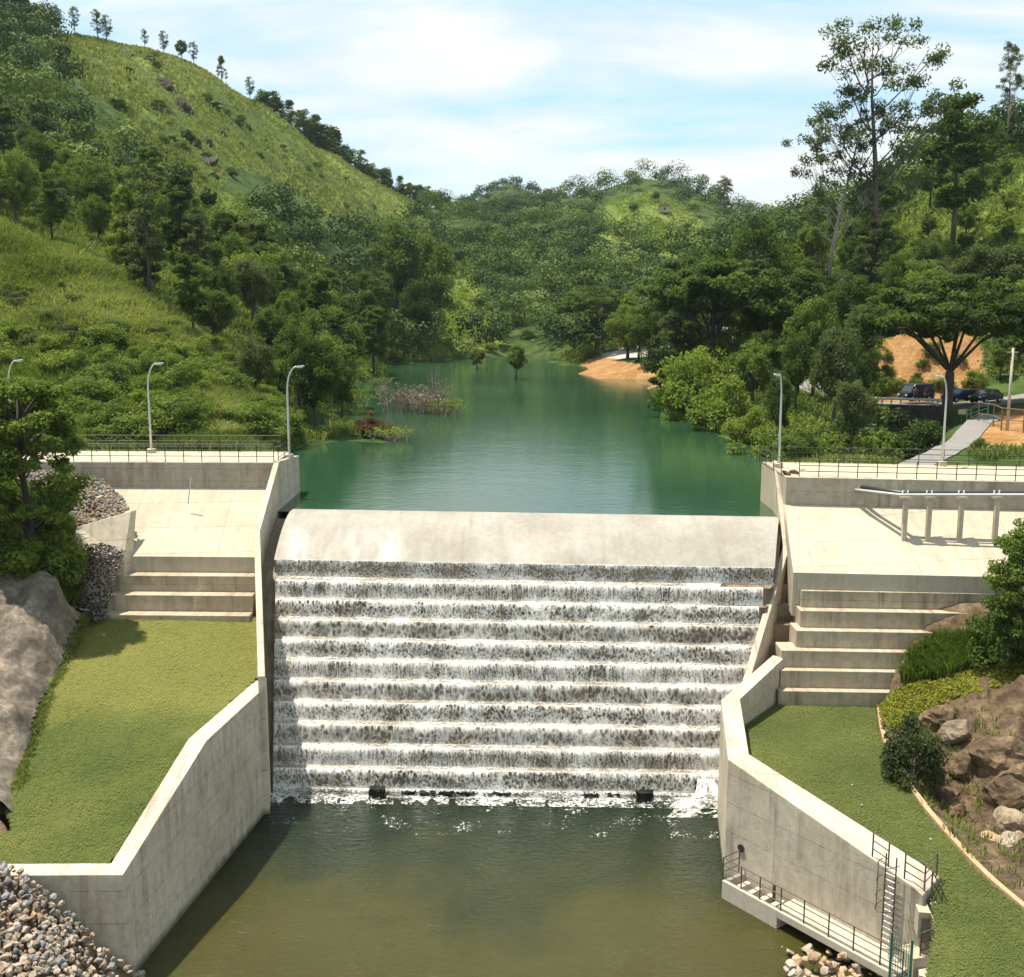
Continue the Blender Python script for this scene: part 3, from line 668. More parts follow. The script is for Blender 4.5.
for k in range(6):
    z = 9.5-RISE*k; a = pz(800, rows[k]-0.3, z); b = pz(950, rows[k]+2.2, z); s = (b.y-a.y)/(b.x-a.x)
    yy = lambda x: a.y+(x-a.x)*s
    x0 = pz(lefts[k], rows[k], z).x-0.05; x1 = 46.0; dd = 1.5
    mb.add([(x0, yy(x0), z), (x0, yy(x0), z-2.4), (x0, yy(x0)+dd, z-2.4), (x0, yy(x0)+dd, z), (x1, yy(x1), z), (x1, yy(x1), z-2.4), (x1, yy(x1)+dd, z-2.4), (x1, yy(x1)+dd, z)],
           [(0, 3, 2, 1), (4, 5, 6, 7), (0, 1, 5, 4), (1, 2, 6, 5), (2, 3, 7, 6), (3, 0, 4, 7)])
mb.build('step', M['conc_step'], right, uv=True, bevel=0.02)
fl = MB()
for k in range(6):
    z = 9.5-RISE*k-.3; a = pz(790, rows[k]-6, z); xw = 15.2-(61.2-a.y)*0.5
    fl.box((xw+1.3, a.y+.6, z-1.2), (2.6, 1.2+.006*k, 2.4))
fl.build('step_end', M['conc_wet'], right, uv=True)
# small gutter of stained concrete beside the right training wall
# ================================================================ RETAINING WALLS OF THE POOL
fa, fb = pz(271, 806, 0), pz(140, 968, 0)
LW = [vp(266, 686, fa, fb), vp(207, 740, fa, fb), vp(123, 874.5, fa, fb)]
zc_ = LW[2].z
LW.append(Vector((-40.0, LW[2].y-0.3, zc_)))
wl = wall_strip([(LW[0].x-.26, LW[0].y+1.3)]+[(p.x, p.y) for p in LW], [LW[0].z, LW[0].z, LW[1].z, zc_, zc_], -2.0, 0.85, 1)
o = wl.build('retaining_wall', M['conc_wall'], uv=True, bevel=0.035, origin=(-14, 44, 0))
tag(o, 'tall shaded concrete retaining wall holding the left lawn above the pool', 'wall')
RW = [(773, 655, 6.3), (721, 700, 5.95), (728, 759, 5.55), (911, 885, 3.75), (923, 895.5, 3.5)]
RWp = [pz(*q) for q in RW]
IN = [pz(784, 658, 6.3), pz(740, 699, 5.95), pz(749, 754, 5.55), pz(918, 861, 3.75), pz(940, 877, 3.5)]
vs = []
for a, b in zip(RWp, IN): vs += [(a.x, a.y, -2), (a.x, a.y, a.z), (b.x, b.y, b.z), (b.x, b.y, -2)]
fs = []
for i in range(4):
    a = i*4; b = a+4; fs += [(a, b, b+1, a+1), (a+1, b+1, b+2, a+2), (a+2, b+2, b+3, a+3), (a+3, b+3, b, a)]
fs += [(0, 1, 2, 3), (19, 18, 17, 16)]
o = MB().add(vs, fs).build('retaining_wall', M['conc_wall'], uv=True, bevel=0.035, origin=(12, 44, 0))
tag(o, 'angled pale concrete retaining wall holding the right lawn, with a drain hole and walkway on it', 'wall')
RWALL = o
h = MB(); c = vp(741.5, 848, RWp[2], RWp[3]); nrm = Vector((-(RWp[3]-RWp[2]).y*-1, -(RWp[3]-RWp[2]).x, 0)).normalized()
if nrm.y > 0: nrm = -nrm
h.tube([c+nrm*0.06, c-nrm*0.3], [0.17, 0.17], 16)
ho = h.build('drain_pipe', M['pipe_dark'], None, smooth=False); ho.parent = RWALL; ho.location = -RWALL.location

# wing wall at the left end of the sloping face
wa, wb = at(124, 557, 61.6), at(131, 511, 63.1)
wc, wd = at(77, 527, 62.2), at(60, 556, 60.6)
n_ = Vector((0.28, 0.75, 0.0))
mb = MB().add([wa, wb, wc, wd, wa+n_, wb+n_*0.6, wc+n_*0.6, wd+n_, Vector((wa.x, wa.y, 8)), Vector((wd.x, wd.y, 8)), wa+n_-Vector((0, 0, 2)), wd+n_-Vector((0, 0, 2))],
              [(0, 3, 2, 1), (4, 5, 6, 7), (1, 2, 6, 5), (0, 1, 5, 4), (2, 3, 7, 6), (0, 8, 9, 3), (8, 10, 11, 9), (4, 7, 11, 10), (0, 4, 10, 8), (3, 9, 11, 7)])
o = mb.build('wing_wall', M['conc_wall'], uv=True, bevel=0.03, origin=(-23, 62, 10))
tag(o, 'short slanting concrete wing wall holding back the gravel left of the sloping dam face', 'wall')
# ================================================================ NEAR BANKS AND LAWNS
def rbf2(points, sm=0.05):
    P = np.array([(p.x, p.y) for p in points]); z = np.array([p.z for p in points]); w = _rbf_fit(P, z, sm)
    return lambda x, y: _rbf_eval(P, w, np.stack([np.asarray(x, float).ravel(), np.asarray(y, float).ravel()], 1))
def patch(name, hf, poly, step, mat, dz=0.0, disp=None, smooth=True, origin=(0, 0, 0), skirt=0):
    xs = [p[0] for p in poly]; ys = [p[1] for p in poly]
    gx = np.arange(min(xs), max(xs)+step, step); gy = np.arange(min(ys), max(ys)+step, step)
    X, Y = np.meshgrid(gx, gy); x = X.ravel(); y = Y.ravel()
    z = hf(x, y)+dz
    V = np.stack([x, y, z], 1)
    if disp is not None: V = V+disp(x, y)
    ok = inpoly(x, y, poly).reshape(X.shape); ix = np.arange(X.size).reshape(X.shape)
    f = ok[:-1, :-1] & ok[1:, :-1] & ok[:-1, 1:] & ok[1:, 1:]
    F = np.stack([ix[:-1, :-1][f], ix[:-1, 1:][f], ix[1:, 1:][f], ix[1:, :-1][f]], 1)
    used = np.unique(F); mp = -np.ones(X.size, int); mp[used] = np.arange(len(used))
    return mesh_np(name, V[used], mp[F], mat, None, smooth, origin=origin)
def lawn_mat(name, a, b, c3):
    m, N, L, B = newmat(name); P = wpos(N)
    n = noise(N, L, P, 0.28, 8, 0.68, 0.4); n2 = noise(N, L, P, 9.0, 6, 0.8); n3 = noise(N, L, P, 1.6, 4, 0.6)
    c = ramp(N, L, n, [(0.33, a), (0.5, b), (0.68, c3)])
    c = mixc(N, L, ramp(N, L, n3, [(0.55, 0), (0.72, 0.6)]), c, (0.16, 0.165, 0.035))
    c = mixc(N, L, ramp(N, L, n2, [(0.3, 0.55), (0.6, 0)]), c, tuple(0.5*x for x in a))
    L.new(c, B.inputs['Base Color']); B.inputs['Roughness'].default_value = 0.95; B.inputs['Specular IOR Level'].default_value = 0.1
    bump(N, L, B, n2, 0.9, 0.06); return m
def lawn_left_mat():
    m, N, L, B = newmat('left_lawn_turf'); P = wpos(N); sx = N.new('ShaderNodeSeparateXYZ'); L.new(P, sx.inputs[0])
    n = noise(N, L, P, 0.28, 8, 0.68, 0.4); n2 = noise(N, L, P, 9.0, 6, 0.8)
    g = mathn(N, L, 'ADD', mathn(N, L, 'MULTIPLY', mathn(N, L, 'SUBTRACT', sx.outputs['Y'], 47.6), 0.35), mathn(N, L, 'MULTIPLY', n, 0.9))
    green = ramp(N, L, n, [(0.33, (0.062, 0.083, 0.022)), (0.5, (0.088, 0.108, 0.027)), (0.68, (0.128, 0.133, 0.036))])
    yel = ramp(N, L, n, [(0.33, (0.135, 0.145, 0.036)), (0.7, (0.175, 0.172, 0.046))])
    c = mixc(N, L, ramp(N, L, g, [(0.2, 0), (0.9, 1)]), green, yel)
    c = mixc(N, L, ramp(N, L, n2, [(0.3, 0.4), (0.6, 0)]), c, (0.045, 0.06, 0.012))
    L.new(c, B.inputs['Base Color']); B.inputs['Roughness'].default_value = 0.95; B.inputs['Specular IOR Level'].default_value = 0.1
    bump(N, L, B, n2, 0.9, 0.06); return m
def soil_mat(name, a, b):
    m, N, L, B = newmat(name); P = wpos(N)
    n = noise(N, L, P, 1.1, 7, 0.7); n2 = noise(N, L, P, 8, 5, 0.7)
    c = ramp(N, L, n, [(0.3, a), (0.7, b)]); c = mixc(N, L, ramp(N, L, n2, [(0.35, 0.6), (0.55, 0)]), c, tuple(0.5*x for x in a))
    L.new(c, B.inputs['Base Color']); B.inputs['Roughness'].default_value = 0.95; bump(N, L, B, n2, 0.8, 0.08); return m
M['soil'] = soil_mat('brown_soil', (0.13, 0.075, 0.042), (0.26, 0.16, 0.09))
M['soil_orange'] = soil_mat('orange_soil', (0.30, 0.15, 0.06), (0.48, 0.28, 0.12))

# ---- left bank
lw = LW
LP_ = [pz(262, 640, 6.95), pz(254, 622, 7.3), pz(160, 619, 7.4), pz(78, 619, 7.4), pz(45, 680, 6.6), pz(15, 760, 5.4), pz(6, 800, 4.9), pz(8, 830, 4.5), pz(-30, 842, 4.35), pz(-60, 858, 4.2),
       pz(-60, 862, zc_-0.06), pz(0, 860, zc_-0.06), pz(60, 862, zc_-0.06), Vector((lw[2].x-0.6, lw[2].y+0.6, zc_-0.06)), Vector((lw[1].x-0.6, lw[1].y, lw[1].z-0.08)), Vector((lw[0].x-0.6, lw[0].y, lw[0].z-0.02)),
       Vector((-13.6, 40.0, 4.75)), Vector((-13.2, 42.5, 5.55)), Vector((-12.9, 48, 6.3)), pz(120, 740, 6.0), pz(100, 690, 6.6), pz(150, 660, 6.95)]
lawnz = rbf2(LP_, 0.2)
BK = LP_ + [pz(76, 617, 7.5), pz(84, 640, 7.15), pz(66, 668, 6.8), pz(95, 624, 7.4), pz(110, 660, 6.95), at(60, 588, 56.6), at(30, 586, 56.5), at(0, 590, 56), at(-60, 590, 56), at(36, 640, 53.2), at(10, 650, 51.5), at(-40, 660, 50.5), at(0, 720, 46.5), at(-50, 740, 45.5), at(-60, 800, 42.5), at(-20, 800, 42.5),
            at(96, 560, 60.4), at(118, 556, 61.3), at(75, 552, 60.8), at(92, 610, 58.6), at(112, 610, 59.2), at(60, 530, 60.5), at(0, 530, 60.5), at(-80, 520, 61), at(130, 509, 63.6), at(90, 519, 63.4), at(115, 480, 66.5), at(65, 472, 66.6), at(0, 470, 66.8), at(-80, 468, 67),
            Vector((-50, 67, 15)), Vector((-50, 58, 11)), Vector((-50, 45, 7))]
bankz = rbf2(BK, 0.02)
lpoly = [(p.x, p.y) for p in (pz(268, 660, 7.0), pz(264, 616, 7.45), pz(165, 616, 7.5), pz(74, 615, 7.5))]
edge = [(60, 642, 7.1), (43, 680, 6.6), (28, 718, 6.0), (14, 758, 5.4), (5, 792, 4.95), (8, 812, 4.7), (6, 830, 4.5), (-10, 838, 4.4), (-60, 840, 4.35)]
lpoly += [(p.x+0.18*math.sin(i*2.3), p.y) for i, p in enumerate(pz(*e) for e in edge)]
lpoly += [(-40, lw[2].y+0.7), (lw[2].x-0.75, lw[2].y+0.75), (lw[1].x-0.80, lw[1].y), (lw[0].x-0.80, lw[0].y)]
rp = [(p.x, p.y) for p in (pz(92, 607, 7.9), pz(82, 622, 7.4), pz(68, 646, 7.05), pz(47, 682, 6.55), pz(32, 720, 5.95), pz(18, 760, 5.35), pz(8, 794, 4.9), pz(10, 812, 4.7), pz(-80, 815, 4.7))]
rp = [(x+.38, y) for x, y in rp]
rp += [(-44, 46), (-44, 58)] + [(p.x, p.y) for p in (at(-60, 578, 57), at(0, 582, 57), at(40, 578, 57.2), at(68, 580, 57))]
bank_poly = [(-62, 38), (-14.9, 38), (-13.6, 44.8), (-12.9, 52), (-13.8, 59.0), (-24.6, 59.6), (-25.2, 62.2), (-23.3, 63.4), (-24.9, 65), (-27, 66.9), (-62, 68)]
bank = patch('left_bank', bankz, bank_poly, 0.3, M['soil'], dz=-0.12, disp=lambda x, y: np.stack([0*x, 0*x, fbm(x*1.5, y*1.5, 21, 3)*0.06-1.6*inpoly(x, y, lpoly)-1.0*inpoly(x, y, rp)], 1))
tag(bank, kind='structure')
lawnL = patch('lawn', lawnz, lpoly, 0.1, lawn_left_mat(), dz=0.0, disp=lambda x, y: np.stack([0*x, 0*x, fbm(x*2.5, y*2.5, 22, 3)*0.035+np.random.default_rng(1).normal(0, .014, len(x))], 1))
tag(lawnL, kind='structure')
# sprayed-concrete rock on the far left
def rockdisp(x, y):
    k = fbm(x*0.55, y*0.55, 31, 3); s = fbm(x*1.6+y*0.6, y*0.8, 32, 4)
    ridge = 1-np.abs(fbm(x*0.42+y*0.25, y*0.3-x*0.1, 33, 2))*2.2
    z = 0.45+k*0.55+s*0.32+fbm(x*4, y*4, 36, 3)*.12+np.clip(ridge, -1, 1)*0.35
    d = np.full(x.shape, 9.0)
    for k_ in range(7):
        (x0, y0), (x1, y1) = rp[k_], rp[k_+1]; dx, dy = x1-x0, y1-y0; t = np.clip(((x-x0)*dx+(y-y0)*dy)/(dx*dx+dy*dy), 0, 1); d = np.minimum(d, np.hypot(x-x0-t*dx, y-y0-t*dy))
    z = z*np.clip(d/.8, 0, 1)-.28*np.exp(-d/.2)
    return np.stack([fbm(x*0.9, y*0.9, 34, 3)*0.25*np.clip(d/.6, 0, 1), fbm(x*0.9, y*0.9, 35, 3)*0.25-0.15, z], 1)
rockL = patch('sprayed_rock', bankz, rp, 0.10, M['rock_grey'], disp=rockdisp, origin=(-26, 50, 6))
tag(rockL, 'lumpy grey sprayed concrete rock face along the left edge of the left lawn', 'rock')

# ---- loose stones
def rough_mesh(seed):
    r = np.random.default_rng(seed); bm = bmesh.new(); bmesh.ops.create_icosphere(bm, subdivisions=4, radius=0.5)
    P = [r.normal(size=3) for _ in range(8)]; P = [p/np.linalg.norm(p) for p in P]; D = r.uniform(0.26, 0.44, 8); co = np.array([v.co[:] for v in bm.verts])
    for p, d in zip(P, D):
        k = co@p; co = co-np.where(k > d, (k-d)*.85, 0)[:, None]*p
    nrm = co/np.linalg.norm(co, axis=1, keepdims=True)
    h = fbm(co[:, 0]*6+co[:, 2]*3, co[:, 1]*6-co[:, 2]*4, seed, 4)*.07-np.abs(fbm(co[:, 0]*3-co[:, 2]*5, co[:, 1]*3+co[:, 2]*2, seed+1, 3))*.10
    co = (co+nrm*h[:, None])*r.uniform(.75, 1.2, 3)
    for v, c in zip(bm.verts, co): v.co = Vector(c)
    me = bpy.data.meshes.new('boulder'); bm.to_mesh(me); bm.free(); return me
ROUGH = {}
def boulder(name, loc, size, mat, seed, label, cat, group=None, squash=0.8):
    key = (seed % 6, mat)
    if key not in ROUGH: ROUGH[key] = rough_mesh(60+seed % 6); ROUGH[key].materials.append(M[mat])
    o = bpy.data.objects.new(name, ROUGH[key]); COL.objects.link(o); r = random.Random(seed)
    o.location = loc; o.rotation_euler = (r.uniform(-.4, .4), r.uniform(-.4, .4), r.uniform(0, 6.28)); o.scale = (size, size*r.uniform(.8, 1.1), size*squash)
    return tag(o, label, cat, group)
def stone_mesh(seed):
    r = np.random.default_rng(seed); bm = bmesh.new(); bmesh.ops.create_icosphere(bm, subdivisions=2, radius=0.5)
    sc = r.uniform(0.6, 1.25, 3); P = [r.normal(size=3) for _ in range(9)]; P = [p/np.linalg.norm(p) for p in P]; D = r.uniform(0.20, 0.38, 9)
    for v in bm.verts:
        c = np.array(v.co)
        for p, d in zip(P, D):
            k = c@p
            if k > d: c = c-p*(k-d)
        v.co = Vector(c*sc)
    me = bpy.data.meshes.new('stone'); bm.to_mesh(me); bm.free(); return me
STONES = [stone_mesh(200+i) for i in range(10)]
SV = [(np.array([v.co[:] for v in me.vertices]), np.array([p.vertices[:] for p in me.polygons])) for me in STONES]
SCOPY = {}
def stone(name, loc, size, mat, seed, label, cat, group=None, squash=0.8):
    key = (seed % 10, mat)
    if key not in SCOPY:
        me = STONES[seed % 10].copy(); me.materials.clear(); me.materials.append(M[mat]); SCOPY[key] = me
    o = bpy.data.objects.new(name, SCOPY[key]); COL.objects.link(o); r = random.Random(seed)
    o.location = loc; o.rotation_euler = (r.uniform(-.5, .5), r.uniform(-.5, .5), r.uniform(0, 6.28)); o.scale = (size, size*r.uniform(.8, 1.1), size*squash)
    return tag(o, label, cat, group)
def rubble(name, hf, poly, n, smin, smax, mats, seed, dz=0.0, squash=0.8):
    """many small loose stones in one mesh"""
    r = np.random.default_rng(seed); xs = [p[0] for p in poly]; ys = [p[1] for p in poly]
    x = r.uniform(min(xs), max(xs), n*6); y = r.uniform(min(ys), max(ys), n*6); ok = inpoly(x, y, poly); x = x[ok][:n]; y = y[ok][:n]; z = hf(x, y)+dz
    VV = []; FF = []; b = 0
    for i in range(len(x)):
        v, f = SV[r.integers(10)]; s = r.uniform(smin, smax)*(0.6+0.4*r.random()); a = r.uniform(0, 6.28); q = r.uniform(-.6, .6)
        ca, sa = math.cos(a), math.sin(a); cq, sq = math.cos(q), math.sin(q)
        w = v*s*np.array([1, 1, squash]); w = np.stack([w[:, 0]*cq+w[:, 2]*sq, w[:, 1], -w[:, 0]*sq+w[:, 2]*cq], 1)
        w = np.stack([w[:, 0]*ca-w[:, 1]*sa, w[:, 0]*sa+w[:, 1]*ca, w[:, 2]], 1)+np.array([x[i], y[i], z[i]+s*0.1]); VV.append(w); FF.append(f+b); b += len(v)
    F = np.concatenate(FF); o = mesh_np(name, np.concatenate(VV), F, M[mats[0]])
    for m in mats[1:]: o.data.materials.append(M[m])
    k = len(F)//len(x); mi = np.repeat(r.integers(0, len(mats), len(x)), k).astype(np.int32); o.data.polygons.foreach_set('material_index', mi)
    tag(o, kind='stuff'); return o
# riprap heap in the lower left corner
RP = [at(0, 868, 36.3), at(-60, 862, 36.5), at(30, 882, 36.6), at(62, 908, 36.7), at(100, 945, 36.9), at(128, 966, 37.0), pz(155, 977, -0.3), at(0, 930, 34.6), at(0, 977, 33.2), at(70, 977, 34.3), at(-60, 977, 33.0), pz(120, 1010, -0.4), at(0, 1040, 31), pz(160, 1000, -0.6), pz(100, 1060, -0.8)]
ripz = rbf2(RP, 0.02)
rippoly = [(p.x, p.y) for p in (at(-80, 862, 36.75), at(30, 882, 36.75), at(128, 966, 37.05), pz(158, 974, 0), pz(168, 990, 0), pz(150, 1030, 0), at(0, 1060, 31), at(-80, 1040, 32))]
base = patch('riprap_bed', ripz, rippoly, 0.25, M['soil'], dz=-0.25); tag(base, kind='structure')
rubble('riprap_gravel', ripz, rippoly, 1500, 0.18, 0.34, ['stone_pale', 'stone_grey', 'stone_tan'], 5, dz=-0.06)
r5 = random.Random(5); nst = 0
xs = [p[0] for p in rippoly]; ys = [p[1] for p in rippoly]
while nst < 280:
    x = r5.uniform(min(xs), max(xs)); y = r5.uniform(min(ys), max(ys))
    if not inpoly([x], [y], rippoly)[0]: continue
    z = float(ripz([x], [y])[0]); q = proj(x, y, z)
    if not (-5 < q[0] < 200 and q[1] < 985): continue
    mat = ('stone_grey' if q[1] < 905 and q[0] < 50 and r5.random() < .7 else r5.choice(['stone_pale', 'stone_pale', 'stone_tan', 'stone_grey', 'stone_pale']))
    kind = {'stone_grey': ('grey angular riprap stone heaped below the front corner of the left wall', 'grey stones in the riprap heap'), 'stone_pale': ('pale cream angular riprap stone heaped below the front corner of the left wall', 'pale stones in the riprap heap'),
            'stone_tan': ('tan angular riprap stone heaped below the front corner of the left wall', 'tan stones in the riprap heap')}[mat]
    stone('riprap_stone', (x, y, z+0.05), r5.uniform(0.22, 0.40), mat, r5.randrange(10000), kind[0], 'stone', kind[1]); nst += 1
# gravel behind the wing wall and dark scree in front of it
gpoly = [(p.x, p.y) for p in (at(131, 510, 63.4), at(122, 498, 65.0), at(100, 483, 66.6), at(60, 472, 66.7), at(20, 474, 66.6), at(40, 520, 62.9), at(80, 526, 62.7))]
rubble('gravel', bankz, gpoly, 1700, 0.18, 0.34, ['stone_grey', 'stone_pale', 'stone_grey', 'stone_tan'], 6, dz=-0.05)
spoly = [(p.x, p.y) for p in (at(74, 553, 61.0), at(100, 550, 61.5), at(126, 557, 61.7), at(118, 575, 60.6), at(108, 600, 59.4), at(104, 616, 58.8), at(76, 616, 58.2), at(68, 585, 59.0))]
rubble('scree', bankz, spoly, 2000, 0.11, 0.22, ['stone_dark', 'stone_masonry', 'stone_masonry', 'stone_grey'], 8, dz=0.02)

# ---- right bank
LR = [pz(775, 704, 4.1), pz(877, 709, 4.1), pz(880, 735, 4.05), pz(893, 765, 3.95), pz(905, 785, 3.9), pz(925, 812, 3.8), pz(945, 835, 3.7), pz(975, 868, 3.5), pz(1005, 895, 3.35), pz(1030, 915, 3.25), pz(1080, 960, 3.1)]
CUR = LR[1:]
LRP = LR + [pz(745, 735, 4.4), Vector((IN[2].x+0.6, IN[2].y, 4.7)), Vector((lerp(IN[2].x, IN[3].x, .5)+.2, lerp(IN[2].y, IN[3].y, .5)+.2, 4.2)), Vector((IN[3].x, IN[3].y, 3.66)), Vector((IN[4].x, IN[4].y, 3.4)), pz(940, 940, 2.9), pz(925, 985, 2.4), pz(1000, 985, 2.7), pz(900, 800, 4.0)]
lawnRz = rbf2(LRP, 0.3)
e_ = (IN[4]-RWp[4])
rl = [(IN[0].x, IN[0].y), (IN[0].x+0.2, pz(775, 703, 4.1).y+0.15), (LR[1].x, LR[1].y+0.15)]+[(p.x, p.y) for p in CUR]+[(24, 33), (17.5, 33)]+[(p.x, p.y) for p in (pz(922, 985, 2.4), pz(932, 940, 2.7), pz(930, 900, 3.2))]+[(IN[4].x+.02, IN[4].y), (IN[3].x+.02, IN[3].y+.02), (IN[2].x+.03, IN[2].y), (IN[1].x+.03, IN[1].y)]
lawnR = patch('lawn', lawnRz, rl, 0.1, lawn_mat('right_lawn_turf', (0.062, 0.083, 0.025), (0.086, 0.108, 0.03), (0.118, 0.132, 0.038)), disp=lambda x, y: np.stack([0*x, 0*x, fbm(x*2.5, y*2.5, 23, 3)*0.035+np.random.default_rng(2).normal(0, .014, len(x))], 1))
tag(lawnR, kind='structure')
# tan edging along the lawn
mb = MB(); n = len(CUR); NS = 60; line = []
for i in range(NS+1):
    t = i/NS*(n-1); k = min(int(t), n-2); line.append(CUR[k].lerp(CUR[k+1], t-k))
sm = line[:]
for _ in range(8): sm = [sm[0]]+[(sm[i-1]+sm[i]*2+sm[i+1])/4 for i in range(1, NS)]+[sm[-1]]
for i in range(NS):
    a, b = sm[i], sm[i+1]; d = (b-a).normalized(); nn = Vector((-d.y, d.x, 0))*-1
    za, zb = float(lawnRz([a.x], [a.y])[0]), float(lawnRz([b.x], [b.y])[0])
    mb.add([(a.x, a.y, za-.3), (b.x, b.y, zb-.3), (b.x, b.y, zb+.13), (a.x, a.y, za+.13)]+[(a.x-nn.x*.22, a.y-nn.y*.22, za-.3), (b.x-nn.x*.22, b.y-nn.y*.22, zb-.3), (b.x-nn.x*.22, b.y-nn.y*.22, zb+.13), (a.x-nn.x*.22, a.y-nn.y*.22, za+.13)], [(0, 1, 2, 3), (7, 6, 5, 4), (3, 2, 6, 7)])
kerb = mb.build('kerb', plain('tan_kerb', (0.42, 0.27, 0.15), 0.9, 0, 0.25), bevel=0)
tag(kerb, 'narrow tan kerb curving along the right edge of the right lawn', 'kerb')
RBK = [Vector((p.x+0.25, p.y+0.1, p.z+0.02)) for p in CUR] + [at(962, 575, 58.9), at(935, 610, 57.4), at(908, 648, 55.9), at(890, 680, 54.6), at(1000, 600, 57.2), at(1024, 575, 59), at(1010, 640, 54.8), at(985, 668, 53.3), at(950, 692, 51.9), at(1024, 690, 51.4),
      at(925, 700, 52.3), at(903, 700, 52.9), at(895, 725, 51.2), at(928, 760, 48.3), at(945, 800, 46.2), at(975, 840, 43.9), at(965, 720, 49.6), at(1000, 740, 47.2), at(1000, 800, 44.6), at(1024, 830, 42.6), at(1024, 760, 46), at(1100, 800, 44), at(1100, 690, 51), at(1100, 580, 59), at(1200, 690, 51), at(1200, 560, 60), at(1200, 900, 42)]
rbankz = rbf2(RBK, 0.02)
rbp = [(p.x+0.0, p.y) for p in CUR]+[(44, 38), (46, 62), (at(1024, 560, 60).x, 61)]+[(p.x, p.y) for p in (at(965, 573, 59.2), at(940, 608, 57.7), at(912, 646, 56.2), at(893, 678, 55.0), at(877, 703, 53.6))]
def rdisp(x, y):
    w = np.clip((x-CUR[0].x)/6, 0, 1)*np.clip((56-y)/5, 0.15, 1)
    r1 = fbm(x*0.8, y*0.8, 41, 3); r2 = fbm(x*2.2, y*2.2, 42, 3); c = 1-np.abs(fbm(x*0.7, y*0.7, 43, 2))*2
    r3 = fbm(x*5, y*5, 44, 3); return np.stack([r1*0.35*w, (-np.abs(r2)*0.3+r3*.1)*w, (r1*0.8+r2*0.5+r3*.2-np.clip(np.abs(fbm(x*1.3, y*1.3, 45, 3))*-3+.55, 0, 1)*.5+np.clip(c, -.8, 1)*0.55)*w], 1)
rb = patch('right_bank', rbankz, rbp, 0.14, M['rock_brown'], disp=rdisp); tag(rb, kind='structure')
M['rock_cream'] = rockmat('cream_rock', (0.16, 0.12, 0.08), (0.29, 0.22, 0.15), (0.44, 0.37, 0.28), 1.1)
BOULD = [(948, 800, 46.0, 1.6, 'rock_brown', 'rounded brown boulder above the kerb below the bank', .9), (928, 775, 47.6, 1.3, 'rock_brown', 'squat brown boulder beside the dark bush at the kerb', .8),
         (1012, 840, 43.0, 1.5, 'rock_cream', 'big cream boulder at the right edge of the bank', 1.0),
         (988, 870, 42.4, 0.75, 'stone_tan', 'small pinkish stone lying just above the kerb', .7), (1004, 884, 41.9, 0.85, 'stone_pale', 'small pale stone lying at the lower end of the kerb', .7), (1018, 872, 42.2, 0.7, 'stone_tan', 'small tan stone at the foot of the cream boulder', .7),
         (960, 735, 48.9, 2.0, 'rock_cream', 'cracked cream rock slab high on the right bank', .7),          (1020, 790, 45.0, 2.0, 'rock_brown', 'overhanging brown rock at the right edge of the bank', 1.0), (940, 715, 50.4, 1.6, 'rock_brown', 'brown rock under the yellow ground cover', .7)]
for i, (px, py, Y, s, mt, lb, sq) in enumerate(BOULD):
    x = at(px, py, Y).x; z = float(rbankz([x], [Y])[0])
    boulder('boulder', (x, Y, z+s*0.02), s*1.25, mt, 300+i*7, lb, 'boulder', None, sq)
# rocks under the walkway
r6 = random.Random(9); RK = []
for i in range(34):
    px = r6.uniform(788, 885); py = r6.uniform(948, 992)
    if py < 945+ (px-790)*0.14: continue
    RK.append((px, py))
for i, (px, py) in enumerate(RK):
    z = 0.1+r6.random()*0.5; p = pz(px, py, z)
    big = r6.random() < .3; mt = r6.choice(['stone_pale', 'stone_tan', 'stone_pale'])
    stone('rock', p, r6.uniform(.7, 1.0) if big else r6.uniform(.4, .65), mt, 500+i, ('pale' if mt == 'stone_pale' else 'tan')+' jagged rock piled at the water below the concrete walkway', 'rock', ('pale' if mt == 'stone_pale' else 'tan')+' rocks below the walkway')
rub = rubble('rock_rubble', lambda x, y: np.full(len(x), -0.1), [(p.x, p.y) for p in (pz(792, 955, 0), pz(830, 958, 0), pz(900, 965, 0), pz(915, 1000, 0), pz(780, 1000, 0))], 160, 0.3, 0.6, ['stone_pale', 'stone_tan'], 15)
# dark blocks at the foot of the cascade
def block(px, w, h, lb, gp=None, dy=0.0):
    p = EDGE[11][0].lerp(EDGE[11][1], (px-272)/450.0); bm = bmesh.new(); bmesh.ops.create_cube(bm, size=1); bmesh.ops.subdivide_edges(bm, edges=bm.edges[:], cuts=4, use_grid_fill=True)
    r = np.random.default_rng(int(px))
    for v in bm.verts:
        n_ = r.normal(0, .035, 3); v.co = Vector((v.co.x*w+n_[0], v.co.y*.5+n_[1], v.co.z*h+n_[2]))
    me = bpy.data.meshes.new('block'); bm.to_mesh(me); bm.free(); me.materials.append(M['stone_dark']); o = bpy.data.objects.new('block', me); COL.objects.link(o)
    o.location = (p.x, p.y-.02+dy, h*.42); tag(o, lb, 'block', gp)
block(378, .75, .5, 'black wet block in the white water at the left foot of the cascade', None, -.15)
block(642, .8, .52, 'black wet block in the white water towards the right foot of the cascade', None, -.15)
block(696, .5, 1.0, 'tall black block standing in for the dark gap in the splash at the right end of the cascade foot', None, .3)  # added block, stands in for a dark gap in the white splash
for px, w in ((409, .9), (428, 1.0), (447, .95), (466, 1.1), (492, 1.0), (505, .8), (590, .9), (612, .8)):  # added row, stands in for the dark last riser showing behind thin water
    block(px, w*.8, .30, 'low black block standing in for bare dark riser along the waterline at the cascade foot', 'low stand-in blocks for dark riser at the cascade foot', .06)
